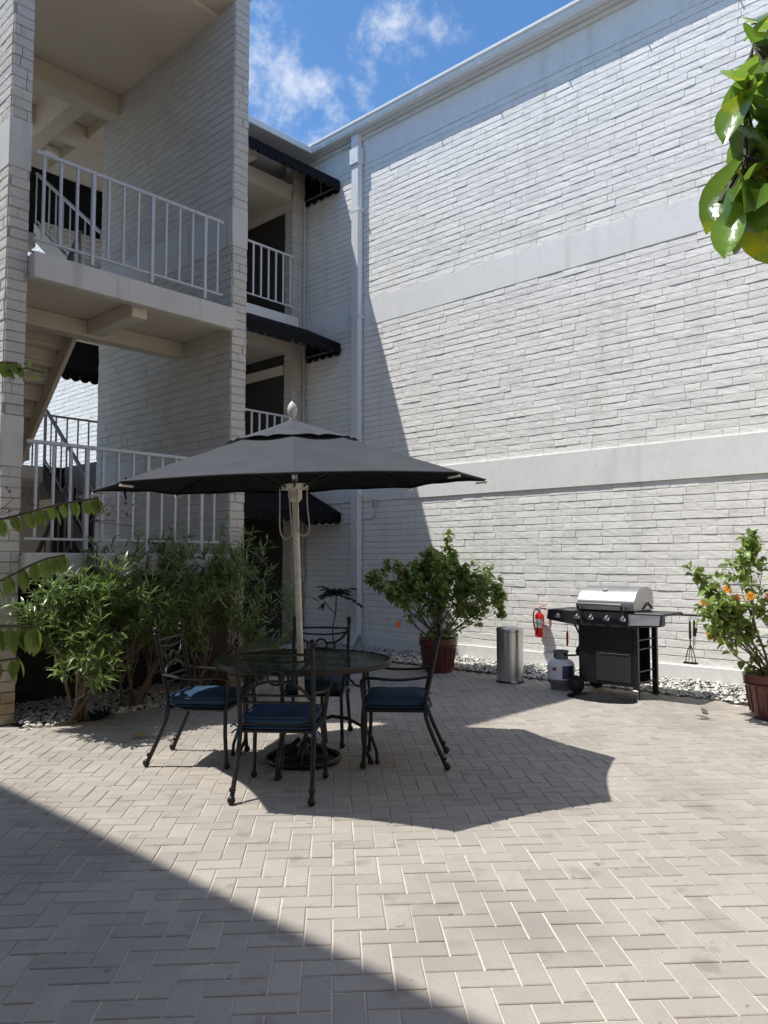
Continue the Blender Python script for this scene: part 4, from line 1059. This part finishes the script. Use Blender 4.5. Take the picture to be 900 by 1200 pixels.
# large leaved tree reaching in at upper right
TB=S(2.55,2.55)
t=thing('large_leaved_tree','overhanging tree branch with large glossy yellow green leaves at upper right','tree',tuple(TB))
rnd=random.Random(17)
def tl(lat,dep,z): return S(lat-.14,dep,z)-TB
mb=MB(); mb.tube(curve([(0,0,0),(.03,.02,1.2),tl(2.4,2.5,2.6),tl(2.2,2.45,3.6)],2),[.07,.044],10); mb.build('trunk',M['bark'],t)
mb=MB(); br1=curve([tl(2.35,2.5,2.9),tl(1.9,2.4,3.15),tl(1.5,2.3,3.1),tl(1.26,2.25,2.95)],2)
br2=curve([tl(1.7,2.35,3.1),tl(1.35,2.28,2.85),tl(1.2,2.25,2.66),tl(1.13,2.22,2.55)],2)
mb.tube(br1,.012,6); mb.tube(br2,.009,6); mb.build('branch',M['bark'],t)
mb=MB(); tw2=MB()
def cluster(c,n,spread,L0,down):
    n=int(n*.66); L0*=1.38
    for k in range(n):
        a=rnd.uniform(0,6.28); d=V((math.cos(a)*.75,math.sin(a)*.75,-down+rnd.uniform(-.45,.5)))
        p=V(c)+rvec(rnd)*spread
        tp=p+d.normalized()*L0+TB; lt=(tp.x*FY-tp.y*FX)/(tp.x*FX+tp.y*FY); hz=(tp.z-1.5)/(tp.x*FX+tp.y*FY)
        if lt<.425+(.035 if hz>.60 else 0): continue
        tw2.tube([V(c)+V((0,0,.05)),V(c).lerp(p,.6)+V((0,0,.02)),p],.0028,5)
        mb.leaf(p,d,V((0,0,1))+rvec(rnd)*.5,L0*rnd.uniform(.75,1.15),L0*.40*rnd.uniform(.85,1.15),7,rnd.uniform(.2,.8),rnd.uniform(.25,.5),'obov')
for (la,de,z,n,sp,L0,dn) in ((1.24,2.22,2.98,24,.07,.165,.35),(1.22,2.24,2.84,26,.065,.165,.6),(1.16,2.20,2.70,0,.05,.15,.5),(1.21,2.22,2.64,22,.06,.17,.8),(1.20,2.22,2.60,20,.055,.16,1.0),(1.3,2.3,2.72,14,.07,.16,.7),(1.30,2.24,3.07,24,.07,.16,.3),(1.62,2.3,2.95,14,.08,.15,.5),(1.9,2.35,3.2,20,.2,.16,.4),(1.35,2.3,2.62,9,.07,.15,.8)):
    cluster(tl(la,de,z),n,sp,L0,dn)
tw2.tube(curve([tl(1.62,2.3,3.10),tl(1.40,2.27,3.12),tl(1.24,2.22,3.0),tl(1.22,2.24,2.84),tl(1.21,2.22,2.66),tl(1.20,2.22,2.62)],2),.007,6)
mb.build('foliage',M['leaf_big'],t,smooth=60); tw2.build('twig',M['bark'],t,smooth=60)

# pinnate leaved shrub whose sprays enter from the left
KK=.62
PB=S(-2.75*.62,4.5*.62)
t=thing('feathery_shrub','leafy shrub at far left sending arching sprays of hanging yellow green leaflets across the pillar','shrub',tuple(PB)); rnd=random.Random(31)
def pl_(lat,dep,z): return S(lat*KK,dep*KK,1.5+(z-1.5)*KK)-PB
mb=MB()
for top in ((-2.5,4.55,1.7),(-2.55,4.5,1.3),(-2.6,4.5,2.7),(-2.5,4.4,1.0)):
    mb.tube(curve([(rnd.uniform(-.05,.05),rnd.uniform(-.05,.05),0),pl_(-2.78,4.5,top[2]*.5),pl_(*top)],2),.012,6)
mb.build('stems',M['stem'],t)
lf=MB(); tw=MB()
def spray(pts,n,ll,wd):
    P=curve([pl_(*p) for p in pts],3); tw.tube(P,.004,5)
    for k in range(n):
        u=(k+.5)/n; f=u*(len(P)-1); i=int(f); p=P[i].lerp(P[min(i+1,len(P)-1)],f-i); e=V((FY,-FX,0))
        for s in(-1,1):
            d=V((0,0,-1))+e*rnd.uniform(-.1,.35)+V((FX,FY,0))*s*rnd.uniform(.15,.5)
            lf.leaf(p,d,e*s+V((FX,FY,0))*.8,.74*ll*rnd.uniform(.8,1.15)*(1-.25*u),.70*wd*rnd.uniform(.85,1.1),4,rnd.uniform(-.2,.4),.3,'ovate')
spray([(-2.55,4.6,1.68),(-2.2,4.6,1.76),(-1.95,4.6,1.83),(-1.70,4.6,1.87)],14,.115,.062)
spray([(-2.55,4.5,1.25),(-2.25,4.5,1.36),(-2.0,4.5,1.50),(-1.85,4.5,1.53)],12,.125,.065)
spray([(-2.55,4.4,1.05),(-2.2,4.4,1.14),(-1.95,4.4,1.12)],12,.17,.07)
spray([(-2.5,4.4,.90),(-2.2,4.4,.93),(-2.05,4.4,.95)],6,.13,.05)
spray([(-2.6,4.5,2.62),(-2.3,4.5,2.66),(-2.16,4.5,2.66)],5,.12,.09)
tw.build('twigs',M['stem'],t); tw=MB(); tw.tube([pl_(-2.3,4.5,2.6),pl_(-2.1,4.5,2.63),pl_(-2.0,4.5,2.60)],.003,4)
for k in range(26):
    p=pl_(-2.12+rnd.uniform(-.08,.08),4.5,2.61+rnd.uniform(-.03,.03)); lf.leaf(p,rvec(rnd),(0,0,1),.03,.014,2,.2,.2)
lf.build('foliage',M['leaf_pin'],t,smooth=60); tw.build('twigs',M['stem'],t)
for (la,z) in ((-2.18,1.80),(-1.60,1.78)):
    mb=MB()
    for k in range(20):
        p=pl_(la+rnd.uniform(-.12,.12),4.6,z+rnd.uniform(-.10,.12)); mb.leaf(p,rvec(rnd),rvec(rnd),.020,.009,2,.4,.2)
    for k in range(5): mb.tube([pl_(la-.15,4.6,z-.05),pl_(la+rnd.uniform(-.1,.15),4.6,z+rnd.uniform(-.1,.12))],.0013,4)
    mb.build('dry_seed_heads',M['twig_red'],t)
# fallen leaves
mb=MB(); rnd=random.Random(8)
for k in range(3): mb.leaf((0,0,.012+k*.004),(1,.3-k*.5,.05),(0,0,1),.14,.035,4,-.3,.3)
o=mb.build('fallen_leaf',M['leaf_dry']); o.location=(3.42,6.05,0); tag(o,'curled yellow fallen leaf on the paving left of the shaded chair','leaf')
for (x,y,a,lab) in ((7.75,2.9,.4,'dark fallen leaf on the paving just left of the right pot'),(7.55,2.78,2.0,'second small brown leaf on the paving before the right pot')):
    mb=MB(); mb.leaf((0,0,.008),(1,.2,.05),(0,0,1),.16,.06,4,-.3,.3,'ovate'); o=mb.build('fallen_leaf',M['stem']); o.location=(x,y,0); o.rotation_euler=(0,0,a); tag(o,lab,'leaf')
